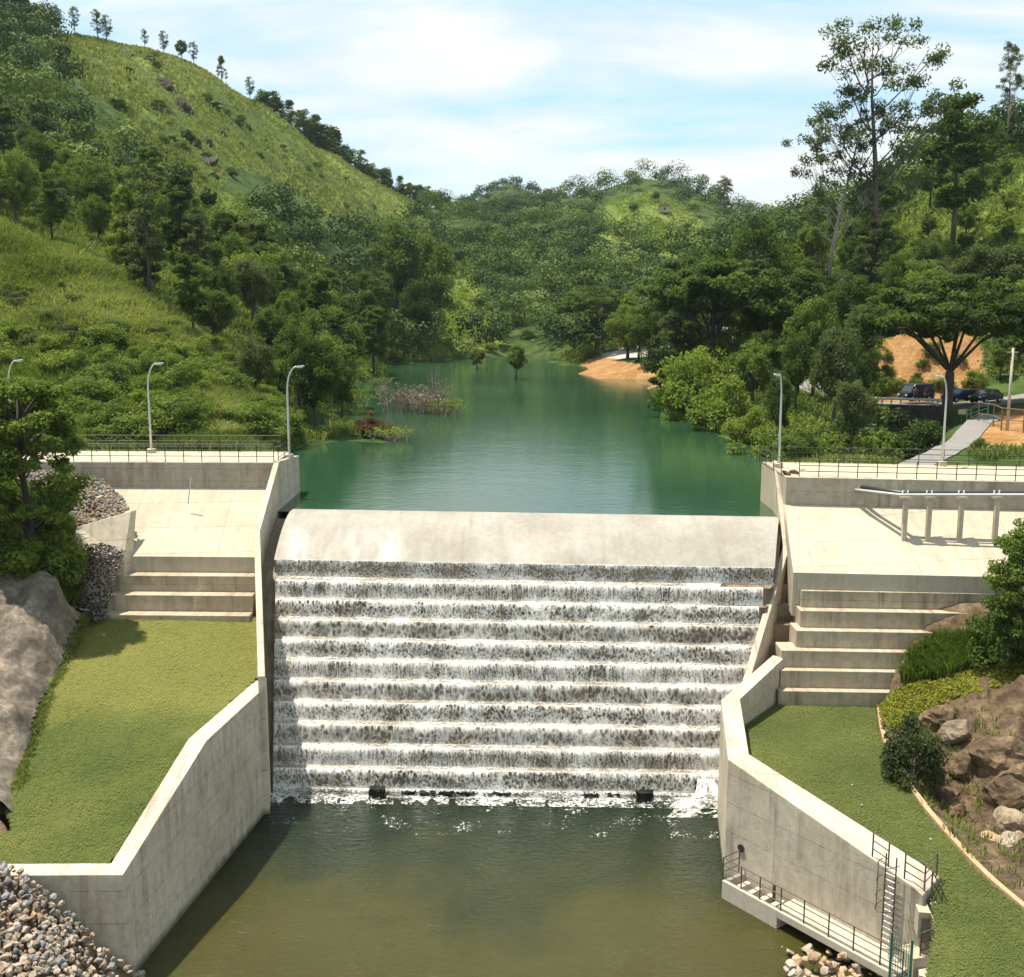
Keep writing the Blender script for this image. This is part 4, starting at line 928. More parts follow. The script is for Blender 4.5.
# the lawns' stray stones
for i, (px, py, lb) in enumerate([(852, 786, 'tiny grey stone on the right lawn, farthest from the ladder'), (862, 806, 'tiny grey stone in the middle of the right lawn'), (870, 822, 'tiny grey stone on the right lawn near the wall top'), (930, 840, 'tiny grey stone on the right lawn near the kerb')]):
    p = pz(px, py, 4.0); z = float(lawnRz([p.x], [p.y])[0]); p = pz(px, py, z)
    stone('pebble', p+Vector((0, 0, .05)), .2, 'stone_grey', 900+i, lb, 'pebble')

for px, py, Y, sz_, lb in [(1000, 770, 46.3, 2.6, 'dark brown outcrop bulging from the middle of the right bank'), (968, 772, 47.0, 1.8, 'cracked brown rock beside the middle outcrop of the right bank'), (1012, 805, 44.6, 2.0, 'dark hollowed rock low at the right edge of the bank'), (952, 828, 45.0, 1.1, 'small brown rock resting just above the kerb')]:
    x = at(px, py, Y).x; z = float(rbankz([x], [Y])[0]); boulder('boulder', (x, Y, z-.1), sz_*1.2, 'rock_brown', 700+px, lb, 'boulder', None, .85)
# ================================================================ RAILINGS
def railing(name, label, pts, bases, h, mat, rails=3, rr_=0.022, group=None, cat='railing', extra=None):
    """pts: post foot points in order; one post each, rails run through"""
    t = empty(name, pts[0]); tag(t, label, cat, group)
    for p in pts:
        MB().tube([p, p+Vector((0, 0, h))], [rr_*1.25]*2, 6).build('post', mat, t)
    for k in range(rails):
        z = h*(1-k/rails)-0.01
        MB().tube([p+Vector((0, 0, z)) for p in pts], rr_, 6).build('rail', mat, t)
    return t
GR = 'black tubular railings on the dam'
fp = [at(px, 463.5, YT((px-512)/FPX*67)+0.25) for px in (37, 55.5, 74, 92.2, 110.5, 129, 147, 165.5, 184, 202, 220.4, 239, 257, 274)]
for p in fp: p.z = 15.2
railing('railing', 'black tubular railing along the front edge of the left dam deck', fp, None, 1.1, M['rail'], group=GR)
bp = [Vector((x, YT(x)+4.9, 15.19)) for x in np.linspace(-33, -15.2, 14)]
railing('railing', 'black tubular railing along the back edge of the left dam deck', bp, None, 1.1, M['rail'], group=GR)
fp = []
for px in (799, 818.6, 838, 857.4, 877, 896.7, 916.5, 936.5, 956.3, 976, 995.6, 1015.4, 1035, 1055):
    Y = YR((px-512)/FPX*63)+0.25; p = at(px, 478, Y); p.z = zt; fp.append(p)
railing('railing', 'black tubular railing along the front edge of the right dam deck', fp, None, 1.0, M['rail'], group=GR)
bp = [Vector((x, YR(x)+6.2, zt)) for x in np.linspace(16.6, 42, 18)]
railing('railing', 'black tubular railing along the back edge of the right dam deck', bp, None, 1.0, M['rail'], group=GR)
ep = [Vector((-14.5, y, 15.1)) for y in (67.6, 69.4, 71.0)]
railing('railing', 'short black railing across the end of the left dam deck above the spillway', ep, None, 1.0, M['rail'], group=GR)
ep = [Vector((15.95, y, zt)) for y in (64.4, 66.4, 68.4, 70.2)]
railing('railing', 'short black railing across the end of the right dam deck above the spillway', ep, None, 1.0, M['rail'], group=GR)

# ================================================================ STREET LAMPS
def street_lamp(px, Y, zb, top_py, arm, label, foot=True):
    x = (px-512)/FPX*(Y*CP-(zb-CAMZ)*SP); b = Vector((x, Y, zb)); top = at(px, top_py, Y); H = top.z-zb
    t = empty('street_lamp', b); tag(t, label, 'street lamp', 'grey lamp posts along the dam')
    pts = [b, b+Vector((0, 0, H*0.35)), b+Vector((0, 0, H*0.72))]; rad = [0.085, 0.075, 0.062]
    rr2 = min(1.4, H*.3); 
    for k in range(1, 9):
        a = math.pi/2*k/8*0.92; pts.append(b+Vector((arm*(1-math.cos(a))*1.0, -0.25*(1-math.cos(a)), H*0.72+(H*0.28)*math.sin(a)))); rad.append(0.058-0.002*k)
    MB().tube(pts, rad, 8).build('pole', M['galv'], t, smooth=True)
    e = pts[-1]; d = Vector((arm, -0.25, 0)).normalized()
    rz = math.atan2(d.y, d.x); c = e+d*0.26+Vector((0, 0, 0.0))
    MB().box(c, (0.62, 0.2, 0.09), rz, 0, -0.12).build('lamp_head', M['galv'], t, bevel=0.03)
    MB().box(c-Vector((0, 0, 0.06)), (0.4, 0.14, 0.04), rz).build('lens', M['lamp_glass'], t)
    if foot:
        MB().prism([(b.x+0.3*math.cos(a), b.y+0.3*math.sin(a)) for a in np.linspace(0, 2*math.pi, 9)[:-1]], zb-0.05, zb+0.28).build('footing', M['conc_light'], t, bevel=0.04)
    return t
street_lamp(289.5, 70.8, 14.95, 366, 0.75, 'grey lamp post with curved arm at the water end of the left dam deck')
street_lamp(151.5, 71.6, 15.19, 363, 0.75, 'grey lamp post with curved arm in the middle of the left dam deck')
street_lamp(13.5, 71.8, 15.19, 360, 0.75, 'grey lamp post with curved arm rising behind the leafy tree on the far left')
street_lamp(778.5, 67.5, zt, 374, -0.25, 'grey lamp post on the corner of the right dam deck beside the reservoir')
street_lamp(942, 68.2, zt, 376, -0.45, 'grey lamp post on the right dam deck in front of the concrete ramp')

# ================================================================ PIPE ON POSTS
pt = empty('pipeline', pz(905, 540, 11.5)); tag(pt, 'pale and black twin pipes carried on four concrete posts over the right dam face', 'pipeline')
def panel_z(x, y):
    t = (y-YQ(x))/(YR(x)-YQ(x)); return 10.42+(zp-10.42)*t
PO = []
for px in (906, 930, 962, 997.5, 1034, 1070, 1106, 1142, 1178):
    Y = 60.35-(px-906)*0.006; top = at(px, 498.5, Y); zb = panel_z(top.x, Y); PO.append((top, zb))
    MB().box((top.x, Y, (zb+top.z)/2-0.1), (0.25, 0.25, top.z-zb+0.2)).build('support', M['conc_wall'], pt, bevel=0.015)
    MB().box((top.x, Y+0.12, top.z+0.06), (0.5, 0.72, 0.14)).build('support_head', M['conc_wall'], pt, bevel=0.015)
    br = MB()
    for dx in (-.14, .14): br.box((top.x+dx, Y+0.14, top.z+0.27), (0.05, 0.10, 0.34))
    br.build('bracket', M['white_paint'], pt)
bend = PO[0][0]; endz = at(857, 489.5, YR(19)-0.03); stp = at(850, 489, YR(19)+0.3)
front = [at(854, 489.5, YR(19.5)+0.02), Vector((bend.x-0.35, bend.y-0.12, bend.z+0.22)), Vector((bend.x+0.1, bend.y-0.14, bend.z+0.22))]+[Vector((p.x, p.y-0.14, p.z+0.22)) for p, _ in PO[1:]]
MB().tube(front, 0.07, 10).build('pale_pipe', M['pipe_pale'], pt, smooth=True)
back = [at(861, 487.0, YR(19.7)+0.02), Vector((bend.x-0.1, bend.y+0.32, bend.z+0.26)), Vector((bend.x+0.3, bend.y+0.32, bend.z+0.26))]+[Vector((p.x, p.y+0.32, p.z+0.26)) for p, _ in PO[1:]]
MB().tube(back, 0.12, 10).build('dark_pipe', M['pipe_dark'], pt, smooth=True)
mid = [p+Vector((0, 0.24, 0.0)) for p in front]; MB().tube(mid, 0.05, 8).build('pale_pipe', M['pipe_pale'], pt, smooth=True)

# ================================================================ WALKWAY, LADDER, STEPS at the foot of the right wall
WZ = 0.8
wk = empty('walkway', pz(800, 910, WZ)); tag(wk, 'concrete walkway with a box basin and iron railing below the right wall', 'walkway')
C0, D0 = Vector((RWp[2].x, RWp[2].y, 0)), Vector((RWp[3].x, RWp[3].y, 0)); dirw = (D0-C0).normalized(); nw = Vector((dirw.y, -dirw.x, 0)); nw = nw if nw.y < 0 else -nw
def W3(s, o, z): p = C0+dirw*s+nw*o; return Vector((p.x, p.y, z))
LEN = (D0-C0).length; WID = 1.25; BOX = 3.95
def slab(name, s0, s1, o0, o1, z0, z1, mat, bev=0.02):
    q = [W3(s0, o0, 0), W3(s1, o0, 0), W3(s1, o1, 0), W3(s0, o1, 0)]
    return MB().prism([(p.x, p.y) for p in q], z0, z1).build(name, mat, wk, uv=True, bevel=bev)
slab('slab', BOX+0.003, LEN+0.4, -0.02, WID, WZ-0.32, WZ, M['conc_light'])
slab('basin_wall', 1.0, BOX, WID-0.2, WID, WZ-1.15, WZ, M['conc_light']); slab('basin_wall', BOX-0.2, BOX, -0.02, WID-0.203, WZ-1.15, WZ-0.003, M['conc_light']); slab('basin_wall', 1.0, 1.2, -0.02, WID-0.203, WZ-1.15, WZ-0.003, M['conc_light'])
slab('basin_floor', 1.203, BOX-0.203, -0.02, WID-0.203, WZ-1.15, WZ-0.62, M['conc_light'])
for s in (1.5, 2.1, 2.75, 3.3): slab('basin_block', s, s+0.24, 0.25, WID-0.35, WZ-0.62, WZ-0.12, M['conc_light'])
post_px = [722.8, 741, 759.6, 780.5, 803.6, 828.2, 853, 879.7, 902]
wpts = []
for px in post_px:
    u = None; lo, hi = -1.5, LEN+2
    for _ in range(40):
        m = (lo+hi)/2; q = W3(m, WID-0.1, WZ)
        if proj(*q)[0] < px: lo = m
        else: hi = m
    wpts.append(W3(lo, WID-0.1, WZ))
for p in wpts: MB().tube([p, p+Vector((0, 0, 1.0))], [0.03, 0.03], 6).build('railing_post', M['rail_rust'], wk)
for z in (0.98, 0.66, 0.33): MB().tube([p+Vector((0, 0, z)) for p in wpts], 0.024, 6).build('rail', M['rail_rust'], wk)
rt = [wpts[0], wpts[0]+(-nw)*(WID-0.25)]
MB().tube([rt[1], rt[1]+Vector((0, 0, 1.0))], [0.03]*2, 6).build('railing_post', M['rail_rust'], wk)
for z in (0.98, 0.66, 0.33): MB().tube([p+Vector((0, 0, z)) for p in rt], 0.024, 6).build('rail', M['rail_rust'], wk)
vl = MB(); q = W3(BOX-0.75, 0.55, WZ-0.3); vl.tube([q+Vector((0, 0, -.3)), q+Vector((0, 0, .85))], [0.07, 0.07], 8); vl.build('valve_post', M['rail_rust'], wk)

# ladder with a cage
sl_ = LEN-0.75
lad = empty('ladder', W3(sl_, 0.1, WZ)); tag(lad, 'iron ladder with safety hoops climbing the right wall from the walkway', 'ladder')
def topz(s): return lerp(RWp[2].z, RWp[3].z, s/LEN)
zt_ = topz(sl_)
for ds in (-0.22, 0.22): MB().tube([W3(sl_+ds, 0.18, WZ), W3(sl_+ds, 0.18, zt_+0.75)], [0.028]*2, 6).build('stile', M['rail_rust'], lad)
for k in range(14):
    z = WZ+0.2+k*0.24
    if z < zt_+0.5: MB().tube([W3(sl_-0.22, 0.18, z), W3(sl_+0.22, 0.18, z)], [0.016]*2, 5).build('rung', M['galv'], lad)
for z in (zt_+0.5, zt_-0.15, zt_-0.75, zt_-1.25):
    MB().tube([W3(sl_+0.36*math.cos(a)*1.0, 0.18+0.68*math.sin(a)*1.0, z) for a in np.linspace(math.pi, 0, 13)], 0.018, 5).build('hoop', M['rail_rust'], lad)
for a in (math.pi*0.85, math.pi*0.6, math.pi*0.35): MB().tube([W3(sl_+0.36*math.cos(a), 0.18+0.68*math.sin(a), zt_+0.5), W3(sl_+0.36*math.cos(a), 0.18+0.68*math.sin(a), zt_-1.25)], [0.012]*2, 5).build('cage_bar', M['rail_rust'], lad)
# railings on the wall top by the ladder
def toprail(name, label, pts, h, mat=None, rails=3): return railing(name, label, pts, None, h, mat or M['rail_rust'], rails, 0.024, 'rusty railings by the ladder')
a = pz(882.5, 863.5, topz(LEN-1.7)); b = pz(904, 880, topz(LEN-0.5))
toprail('railing', 'rusty railing panel on the wall top left of the ladder', [W3(LEN-1.75, -0.1, topz(LEN-1.75)), W3(LEN-1.05, -0.1, topz(LEN-1.05))], 1.0)
e1 = RWp[3]; e2 = IN[4]; e0 = RWp[4]
toprail('railing', 'rusty railing panel closing the wall top right of the ladder', [W3(LEN-0.35, -0.1, topz(LEN-.35)), Vector((lerp(e0.x, e2.x, .12), lerp(e0.y, e2.y, .12)+.1, 3.55)), Vector((lerp(e0.x, e2.x, .9)-.05, lerp(e0.y, e2.y, .9)+.1, 3.5))], 1.0)
# steps down beside the wall end
stt = empty('stair', pz(925, 940, 1.6)); tag(stt, 'short concrete stair going down beside the end of the right wall', 'stairs')
sA = pz(921, 900, 3.3); sB = pz(936, 934, 2.0); sC = pz(914, 957, 1.2)
acr = Vector((0.75, 0.25, 0))
run = (sB-sA)
bq = [RWp[4]+Vector((-.1, -.05, 0)), pz(921, 985, 1.1), pz(935, 985, 2.3), pz(948, 938, 2.7), pz(946, 884, 3.3), IN[4]+Vector((0, -.02, 0))]
MB().prism([(p.x, p.y) for p in bq], -2, 1.05).build('base', M['conc_light'], stt)
for k in range(6):
    q = sA.lerp(sB, (k+0.5)/6); z = lerp(3.3, 2.0, (k+1)/6)
    MB().box((q.x, q.y, z-0.5), (0.95, 0.42, 1.0), math.atan2(run.y, run.x)+math.pi/2).build('tread', M['conc_top'], stt)
q = sB.lerp(sC, 0.5); MB().box((q.x, q.y, 1.45-.6), ((sC-sB).length+.3, 0.9, 1.2), math.atan2((sC-sB).y, (sC-sB).x)).build('landing', M['conc_top'], stt)
MB().tube([sA+Vector((.45, 0, -.1)), sB+Vector((.45, 0, -.05))], [.12, .12], 6).build('stringer', M['conc_light'], stt)
toprail('railing', 'rusty sloping handrail beside the short stair at the wall end', [sA+Vector((.4, .1, 0)), sA.lerp(sB, .5)+Vector((.45, 0, 0)), sB+Vector((.45, -.1, -.1)), sB.lerp(sC, .5)+Vector((.15, -.4, -.1)), sC+Vector((.1, -.3, 0.1))], 1.05)
gt = empty('gate', pz(914, 975, 0.5)); tag(gt, 'tall green mesh gate at the lower end of the walkway', 'gate')
g0 = W3(LEN+0.15, WID, WZ); g1 = g0+Vector((0.55, -0.5, 0))
for p in (g0, g1): MB().tube([p+Vector((0, 0, -1.2)), p+Vector((0, 0, 1.6))], [0.05]*2, 6).build('gate_post', M['green_paint'], gt)
mm_ = MB()
for k in range(9): q = g0.lerp(g1, k/8); mm_.tube([q+Vector((0, 0, -.9)), q+Vector((0, 0, 1.4))], [0.012]*2, 4)
for k in range(12): z = -0.9+k*0.2; mm_.tube([g0+Vector((0, 0, z)), g1+Vector((0, 0, z))], [0.012]*2, 4)
mm_.build('mesh_panel', M['green_paint'], gt)

# bent bar standing on the left face
MB().tube([at(188, 504, 65.2), at(191, 478, 65.2)], [0.035]*2, 6).build('steel_bar', M['galv'], None); b = bpy.data.objects['steel_bar']; MBv = at(187, 508, 64.6)
tag(b, 'thin pale steel bar standing at the top of the left sloping face', 'bar')

# ================================================================ ROAD, RAMP, MASONRY WALL ON THE RIGHT BANK
def ribbon(name, pts, w, mat, lift=0.08, kind='structure', n=60):
    P = [on_ground(px, Y) for px, Y in pts]; L_ = []
    for i in range(n+1):
        t = i/n*(len(P)-1); k = min(int(t), len(P)-2); L_.append(P[k].lerp(P[k+1], t-k))
    for _ in range(12): L_ = [L_[0]]+[(L_[i-1]+L_[i]*2+L_[i+1])/4 for i in range(1, n)]+[L_[-1]]
    V = []; zs = []
    for i, p in enumerate(L_):
        d = (L_[min(i+1, n)]-L_[max(i-1, 0)]); d.z = 0; d.normalize(); nn = Vector((d.y, -d.x, 0))
        a, b = p+nn*w/2, p-nn*w/2; zs.append(max(gz(a.x, a.y), gz(b.x, b.y), gz(p.x, p.y))); V.append((a, b))
    for _ in range(3): zs = [max(zs[i], (zs[max(i-1, 0)]+zs[min(i+1, n)])/2) for i in range(n+1)]
    vs = []
    for (a, b), z in zip(V, zs): vs += [(a.x, a.y, z+lift), (b.x, b.y, z+lift), (a.x, a.y, z-1.2), (b.x, b.y, z-1.2)]
    fs = []
    for i in range(n):
        q = i*4; fs += [(q, q+1, q+5, q+4), (q, q+4, q+6, q+2), (q+1, q+3, q+7, q+5)]
    o = MB().add(vs, fs).build(name, mat); tag(o, kind=kind); return o, zs
M['asphalt'] = concrete('grey_road', (0.22, 0.21, 0.20), amt=0.6, streak=0.0, rust=0.1)
road, _ = ribbon('road', [(1180, 116), (1000, 119), (930, 121.5), (870, 122), (820, 128), (760, 150), (715, 185), (680, 215), (648, 235), (600, 246)], 4.6, M['asphalt'])
ramp_, _ = ribbon('path', [(905, 72.5), (925, 76), (950, 84), (975, 95), (992, 108)], 2.1, M['asphalt'], 0.10)
def wpx(px, Y, z): x = (px-512)/FPX*(Y*CP-(z-CAMZ)*SP); return Vector((x, Y, z))
a, b = wpx(856, 118.6, 14), wpx(948, 115.6, 14)
w_ = MB().extrude([(a.x, a.y, 14.2), (a.x, a.y, 10.2), (a.x, a.y+1.2, 10.2), (a.x, a.y+1.2, 14.2)], (b.x-a.x, b.y-a.y, 0)).build('masonry_wall', M['stone_masonry'], None, uv=True, origin=(a.x, a.y, 10.2))
tag(w_, 'dark stone retaining wall below the guard rail of the right bank road', 'wall')
gr = empty('guard_rail', a+Vector((0, .3, .2))); tag(gr, 'grey roadside guard rail in front of the parked dark van', 'guard rail')
for k in range(11):
    p = a.lerp(b, k/10); MB().box((p.x, p.y+.35, 14.5), (0.14, 0.14, 0.75)).build('post', M['galv'], gr)
MB().tube([a+Vector((0, .22, .85)), b+Vector((0, .22, .85))], [.13, .13], 6).build('beam', M['galv'], gr)
# stair on the slope left of the masonry wall
st = empty('stair', wpx(856, 100, 12)); tag(st, 'dark concrete stair climbing the right bank left of the masonry wall', 'stairs')
s0, s1 = wpx(853, 98, 11.9), wpx(883, 116.5, 14.1)
for k in range(14):
    p = s0.lerp(s1, k/13); MB().box((p.x, p.y, p.z-.25), (1.1, 1.5, .6), math.atan2(s1.y-s0.y, s1.x-s0.x)-math.pi/2).build('tread', M['stone_masonry'], st)

# ---- vehicles
def vehicle(name, label, cat, loc, rz, prof, glassrows, width, paint, wheel_x, wr, extras=()):
    t = empty(name, (0, 0, 0)); t['_o'] = [0.0, 0.0, 0.0]; tag(t, label, cat)
    MB().extrude([(x, -width/2, z) for x, z in prof], (0, width, 0)).build('body', paint, t, bevel=0.07)
    for q in glassrows:
        for s in (-1, 1): MB().extrude([(x, s*(width/2-0.01), z) for x, z in q], (0, s*0.02, 0)).build('side_window', M['glass'], t)
    for x0, z0, x1, z1, nm in extras:
        MB().add([(x0, -width*.42, z0), (x0, width*.42, z0), (x1, width*.40, z1), (x1, -width*.40, z1)], [(0, 1, 2, 3)]).build(nm, M['glass'], t)
    for x in wheel_x:
        for s in (-1, 1):
            w = MB().tube([(x, s*(width/2-0.16), wr), (x, s*(width/2+0.03), wr)], [wr, wr], 18).build('wheel', M['rubber'], t)
            MB().tube([(x, s*(width/2+0.02), wr), (x, s*(width/2+0.045), wr)], [wr*.55, wr*.5], 12).build('rim', M['galv'], w)
    x1 = max(p[0] for p in prof); x0 = min(p[0] for p in prof)
    for s in (-1, 1):
        MB().box((x1+.01, s*width*.36, .72), (.05, .26, .16)).build('headlight', M['lamp_glass'], t)
        MB().box((x0-.01, s*width*.40, .85), (.05, .14, .22)).build('tail_light', M['cloth_red'], t)
    del t['_o']
    t.location = loc; t.rotation_euler = (0, 0, rz); return t
van = [(-1.75, .32), (1.75, .32), (1.8, .95), (1.35, 1.05), (.95, 1.72), (.8, 1.86), (-1.7, 1.9), (-1.8, 1.0)]
p = on_ground(915, 122.6); vehicle('parked_van', 'dark boxy van parked on the road behind the guard rail', 'van', (p.x, p.y, 14.22), R(200), van, [[(-1.5, 1.1), (-.4, 1.1), (-.4, 1.7), (-1.5, 1.7)], [(-.25, 1.1), (.95, 1.1), (.7, 1.68), (-.25, 1.7)]], 1.7, M['black'], (-1.15, 1.15), .34, [(1.33, 1.1, .98, 1.68, 'windscreen'), (-1.8, 1.15, -1.74, 1.72, 'rear_window')])
car = [(-2.0, .3), (2.0, .3), (2.05, .62), (1.9, .78), (.95, .92), (.35, 1.38), (-.95, 1.42), (-1.6, 1.0), (-2.05, .95)]
cg = [[(-1.35, 1.0), (-.35, 1.0), (-.35, 1.34), (-.9, 1.34)], [(-.25, 1.0), (.75, .98), (.3, 1.32), (-.25, 1.34)]]
p = on_ground(959, 119.5); vehicle('parked_car', 'dark blue car parked under the spreading tree on the right bank', 'car', (p.x, p.y-.5, 14.4), R(195), car, cg, 1.65, M['blue_paint'], (-1.25, 1.25), .31, [(.93, .95, .38, 1.36, 'windscreen'), (-1.55, 1.04, -.98, 1.4, 'rear_window')])
p = on_ground(985, 117.0); vehicle('parked_car', 'black car standing behind the dark blue car on the right bank', 'car', (p.x, p.y, 14.5), R(215), car, cg, 1.65, M['black'], (-1.25, 1.25), .31, [(.93, .95, .38, 1.36, 'windscreen'), (-1.55, 1.04, -.98, 1.4, 'rear_window')])

# ---- people by the guard rail
def person(label, loc, rz, top, trousers):
    t = empty('person', loc, 0); tag(t, label, 'person', None); t['_o'] = [0.0, 0.0, 0.0]
    def skin_obj(nm, vs, es, rad, mat, root=0):
        me = bpy.data.meshes.new(nm); me.from_pydata(vs, es, []); o = bpy.data.objects.new(nm, me); COL.objects.link(o); o.parent = t
        sk = o.modifiers.new('skin', 'SKIN'); sb = o.modifiers.new('sub', 'SUBSURF'); sb.levels = 1; sb.render_levels = 1
        if not me.skin_vertices: me.skin_vertices.new()
        for i, r_ in enumerate(rad):
            d = me.skin_vertices[0].data[i]; d.radius = (r_, r_); d.use_root = (i == root)
        me.materials.append(mat); return o
    vs = [(0, 0, .92), (0, 0, 1.15), (0, 0, 1.38), (0, 0, 1.48), (0, -.015, 1.56), (0, -.02, 1.66), (.19, 0, 1.38), (.26, -.02, 1.12), (.25, -.12, .9), (.24, -.17, .81), (-.19, 0, 1.38), (-.26, -.02, 1.12), (-.24, -.1, .88), (-.23, -.14, .79),
          (.1, 0, .86), (.12, -.02, .5), (.12, .02, .1), (.13, -.14, .04), (-.1, 0, .86), (-.12, -.02, .5), (-.12, .02, .1), (-.13, -.14, .04)]
    es = [(0, 1), (1, 2), (2, 3), (3, 4), (4, 5), (2, 6), (6, 7), (7, 8), (8, 9), (2, 10), (10, 11), (11, 12), (12, 13), (0, 14), (14, 15), (15, 16), (16, 17), (0, 18), (18, 19), (19, 20), (20, 21)]
    rad = [.14, .13, .14, .055, .09, .085, .06, .045, .035, .035, .06, .045, .035, .035, .085, .058, .042, .035, .085, .058, .042, .035]
    skin_obj('body', vs, es, rad, M['skin'])
    skin_obj('shirt', [(0, 0, .95), (0, 0, 1.15), (0, 0, 1.38), (.2, 0, 1.39), (.255, -.01, 1.2), (-.2, 0, 1.39), (-.255, -.01, 1.2)], [(0, 1), (1, 2), (2, 3), (3, 4), (2, 5), (5, 6)], [.16, .15, .15, .075, .065, .075, .065], top)
    skin_obj('trousers', [(0, 0, .95), (.1, 0, .86), (.12, -.02, .5), (.12, .02, .12), (-.1, 0, .86), (-.12, -.02, .5), (-.12, .02, .12)], [(0, 1), (1, 2), (2, 3), (0, 4), (4, 5), (5, 6)], [.15, .1, .075, .06, .1, .075, .06], trousers)
    skin_obj('hair', [(0, .01, 1.72), (0, .03, 1.66)], [(0, 1)], [.08, .085], M['hair'])
    del t['_o']; t.rotation_euler = (0, 0, rz)
for px, Y, rz, a1, a2, lb in [(912.5+2, 120.4, .4, 'cloth_red', 'cloth_navy', 'person in a dark red top standing behind the guard rail'), (926, 120.2, -.8, 'cloth_navy', 'cloth_dark', 'person in navy clothes standing between the van and the tree trunk'), (932, 120.0, 1.9, 'cloth_dark', 'cloth_navy', 'person in black clothes leaning close to the big tree trunk')]:
    p = on_ground(px, Y); person(lb, (p.x, p.y, 14.2), rz, M[a1], M[a2])
# ---- sign, poles, fence, gate
def pole(name, label, px, Y, top, r0, mat, cat='pole'):
    p = on_ground(px, Y); t = at(px, top, Y); e = empty(name, p); tag(e, label, cat)
    MB().tube([p-Vector((0, 0, .3)), Vector((p.x, p.y, t.z))], [r0, r0*.65], 8).build('shaft', mat, e, smooth=True)
    MB().box((p.x, p.y, t.z-.35), (.9, .09, .09)).build('crossarm', mat, e); return e
pole('utility_pole', 'tall grey concrete utility pole beside the fence on the right bank', 1007, 92, 348, .15, M['conc_light'])
pole('utility_pole', 'thin pale pole standing at the far roadside above the sand bank', 600, 236, 322, .14, M['conc_light'])
pole('utility_pole', 'thin dark pole standing at the water end of the far road', 632, 228, 330, .12, M['wood'])
sg = empty('sign', on_ground(961, 110)); tag(sg, 'small pale yellow board on a post beside the parked blue car', 'sign'); p = on_ground(961, 110)
MB().tube([p, p+Vector((0, 0, 1.3))], [.06]*2, 6).build('post', M['wood'], sg); MB().box(p+Vector((0, -.05, 1.45)), (.75, .06, .5)).build('board', plain('pale_yellow_board', (.5, .42, .22)), sg, bevel=.01)
fpts = [on_ground(px, Y) for px, Y in ((970, 103), (978, 98), (993, 95), (1001, 92.5), (1023, 90), (1050, 88), (1080, 86))]
railing('fence', 'brown post and rail fence on bare soil at the right edge', fpts, None, 1.9, M['wood'], 2, .045, cat='fence')
gp = [on_ground(966, 103), on_ground(987, 101)]
gg = empty('gate', gp[0]); tag(gg, 'green tubular gate at the top of the concrete ramp', 'gate')
for p in gp: MB().tube([p, p+Vector((0, 0, 1.9))], [.06]*2, 6).build('gate_post', M['green_paint'], gg)
for z in (.4, .9, 1.4, 1.8): MB().tube([gp[0]+Vector((0, 0, z)), gp[1]+Vector((0, 0, z))], [.035]*2, 6).build('bar', M['green_paint'], gg)
# dirt pile and loose dirt on the right deck
for i, (px, dy, s) in enumerate([(787, 1.0, .75), (792, 1.6, .55), (797, 1.2, .4)]):
    p = at(px, 470, YR(17)+dy); stone('dirt_clod', Vector((p.x, p.y, zt+.1)), s, 'rock_brown', 950+i, ['large dark clod of earth on the corner of the right deck', 'middle sized dark clod of earth on the corner of the right deck', 'smallest dark clod of earth on the corner of the right deck'][i], 'clod')
# two small houses among the trees of the far hill
for px, py_, Y, lb in [(565, 0, 420, 'small pale house with a pitched roof half hidden on the wooded middle hill'), (664, 0, 500, 'small house with a red roof high on the middle hill')]:
    p = on_ground(px, Y); h = empty('house', p); tag(h, lb, 'house')
    MB().box(p+Vector((0, 0, 1.4)), (4.4, 4.4, 2.8)).build('wall', M['conc_light'], h)
    MB().extrude([(p.x-2.7, p.y-2.7, p.z+2.8), (p.x+2.7, p.y-2.7, p.z+2.8), (p.x, p.y-2.7, p.z+4)], (0, 5.4, 0)).build('roof', plain('roof_sheet', (.32, .12, .07) if 'red' in lb else (.4, .38, .36)), h)
    MB().box(p+Vector((0, -2.22, 1.6)), (1.0, .05, 1.0)).build('window', M['glass'], h)
# ================================================================ VEGETATION
def leaf_quads(C, rad, n_per, size, rng, flat=0.8, up=0.5, asp=0.55, tsd=0.15, ctint=None, hollow=2.4, droop=0.0, out=0.45, rnd=0.55):
    C = np.asarray(C, float); k = len(C); rad = np.broadcast_to(np.asarray(rad, float), (k,))
    N = k*n_per; c = np.repeat(C, n_per, 0); r = np.repeat(rad, n_per)
    d = rng.normal(size=(N, 3)); d /= np.linalg.norm(d, axis=1, keepdims=True)
    q = rng.random(N)**(1/hollow); p = c+d*(r*q)[:, None]*np.array([1, 1, flat]); p[:, 2] -= droop*r*rng.random(N)
    nn = d*out+np.array([0, 0, up])+rng.normal(size=(N, 3))*rnd; nn /= np.linalg.norm(nn, axis=1, keepdims=True)
    t = np.cross(nn, rng.normal(size=(N, 3))); t /= np.linalg.norm(t, axis=1, keepdims=True); b = np.cross(nn, t)
    s = (np.repeat(size, n_per) if hasattr(size, '__len__') else size)*rng.uniform(0.65, 1.3, N); s = s[:, None]
    V = np.stack([p-t*s*.5, p+b*s*asp*.5-t*s*.08, p+t*s*.5, p-b*s*asp*.5-t*s*.08], 1).reshape(-1, 3)
    F = np.arange(N*4).reshape(N, 4)
    ct = rng.normal(0.5, tsd, k) if ctint is None else ctint
    T = np.clip(np.repeat(ct, n_per)+rng.normal(0, 0.09, N), 0, 1)
    return V, F, np.repeat(T, 4)
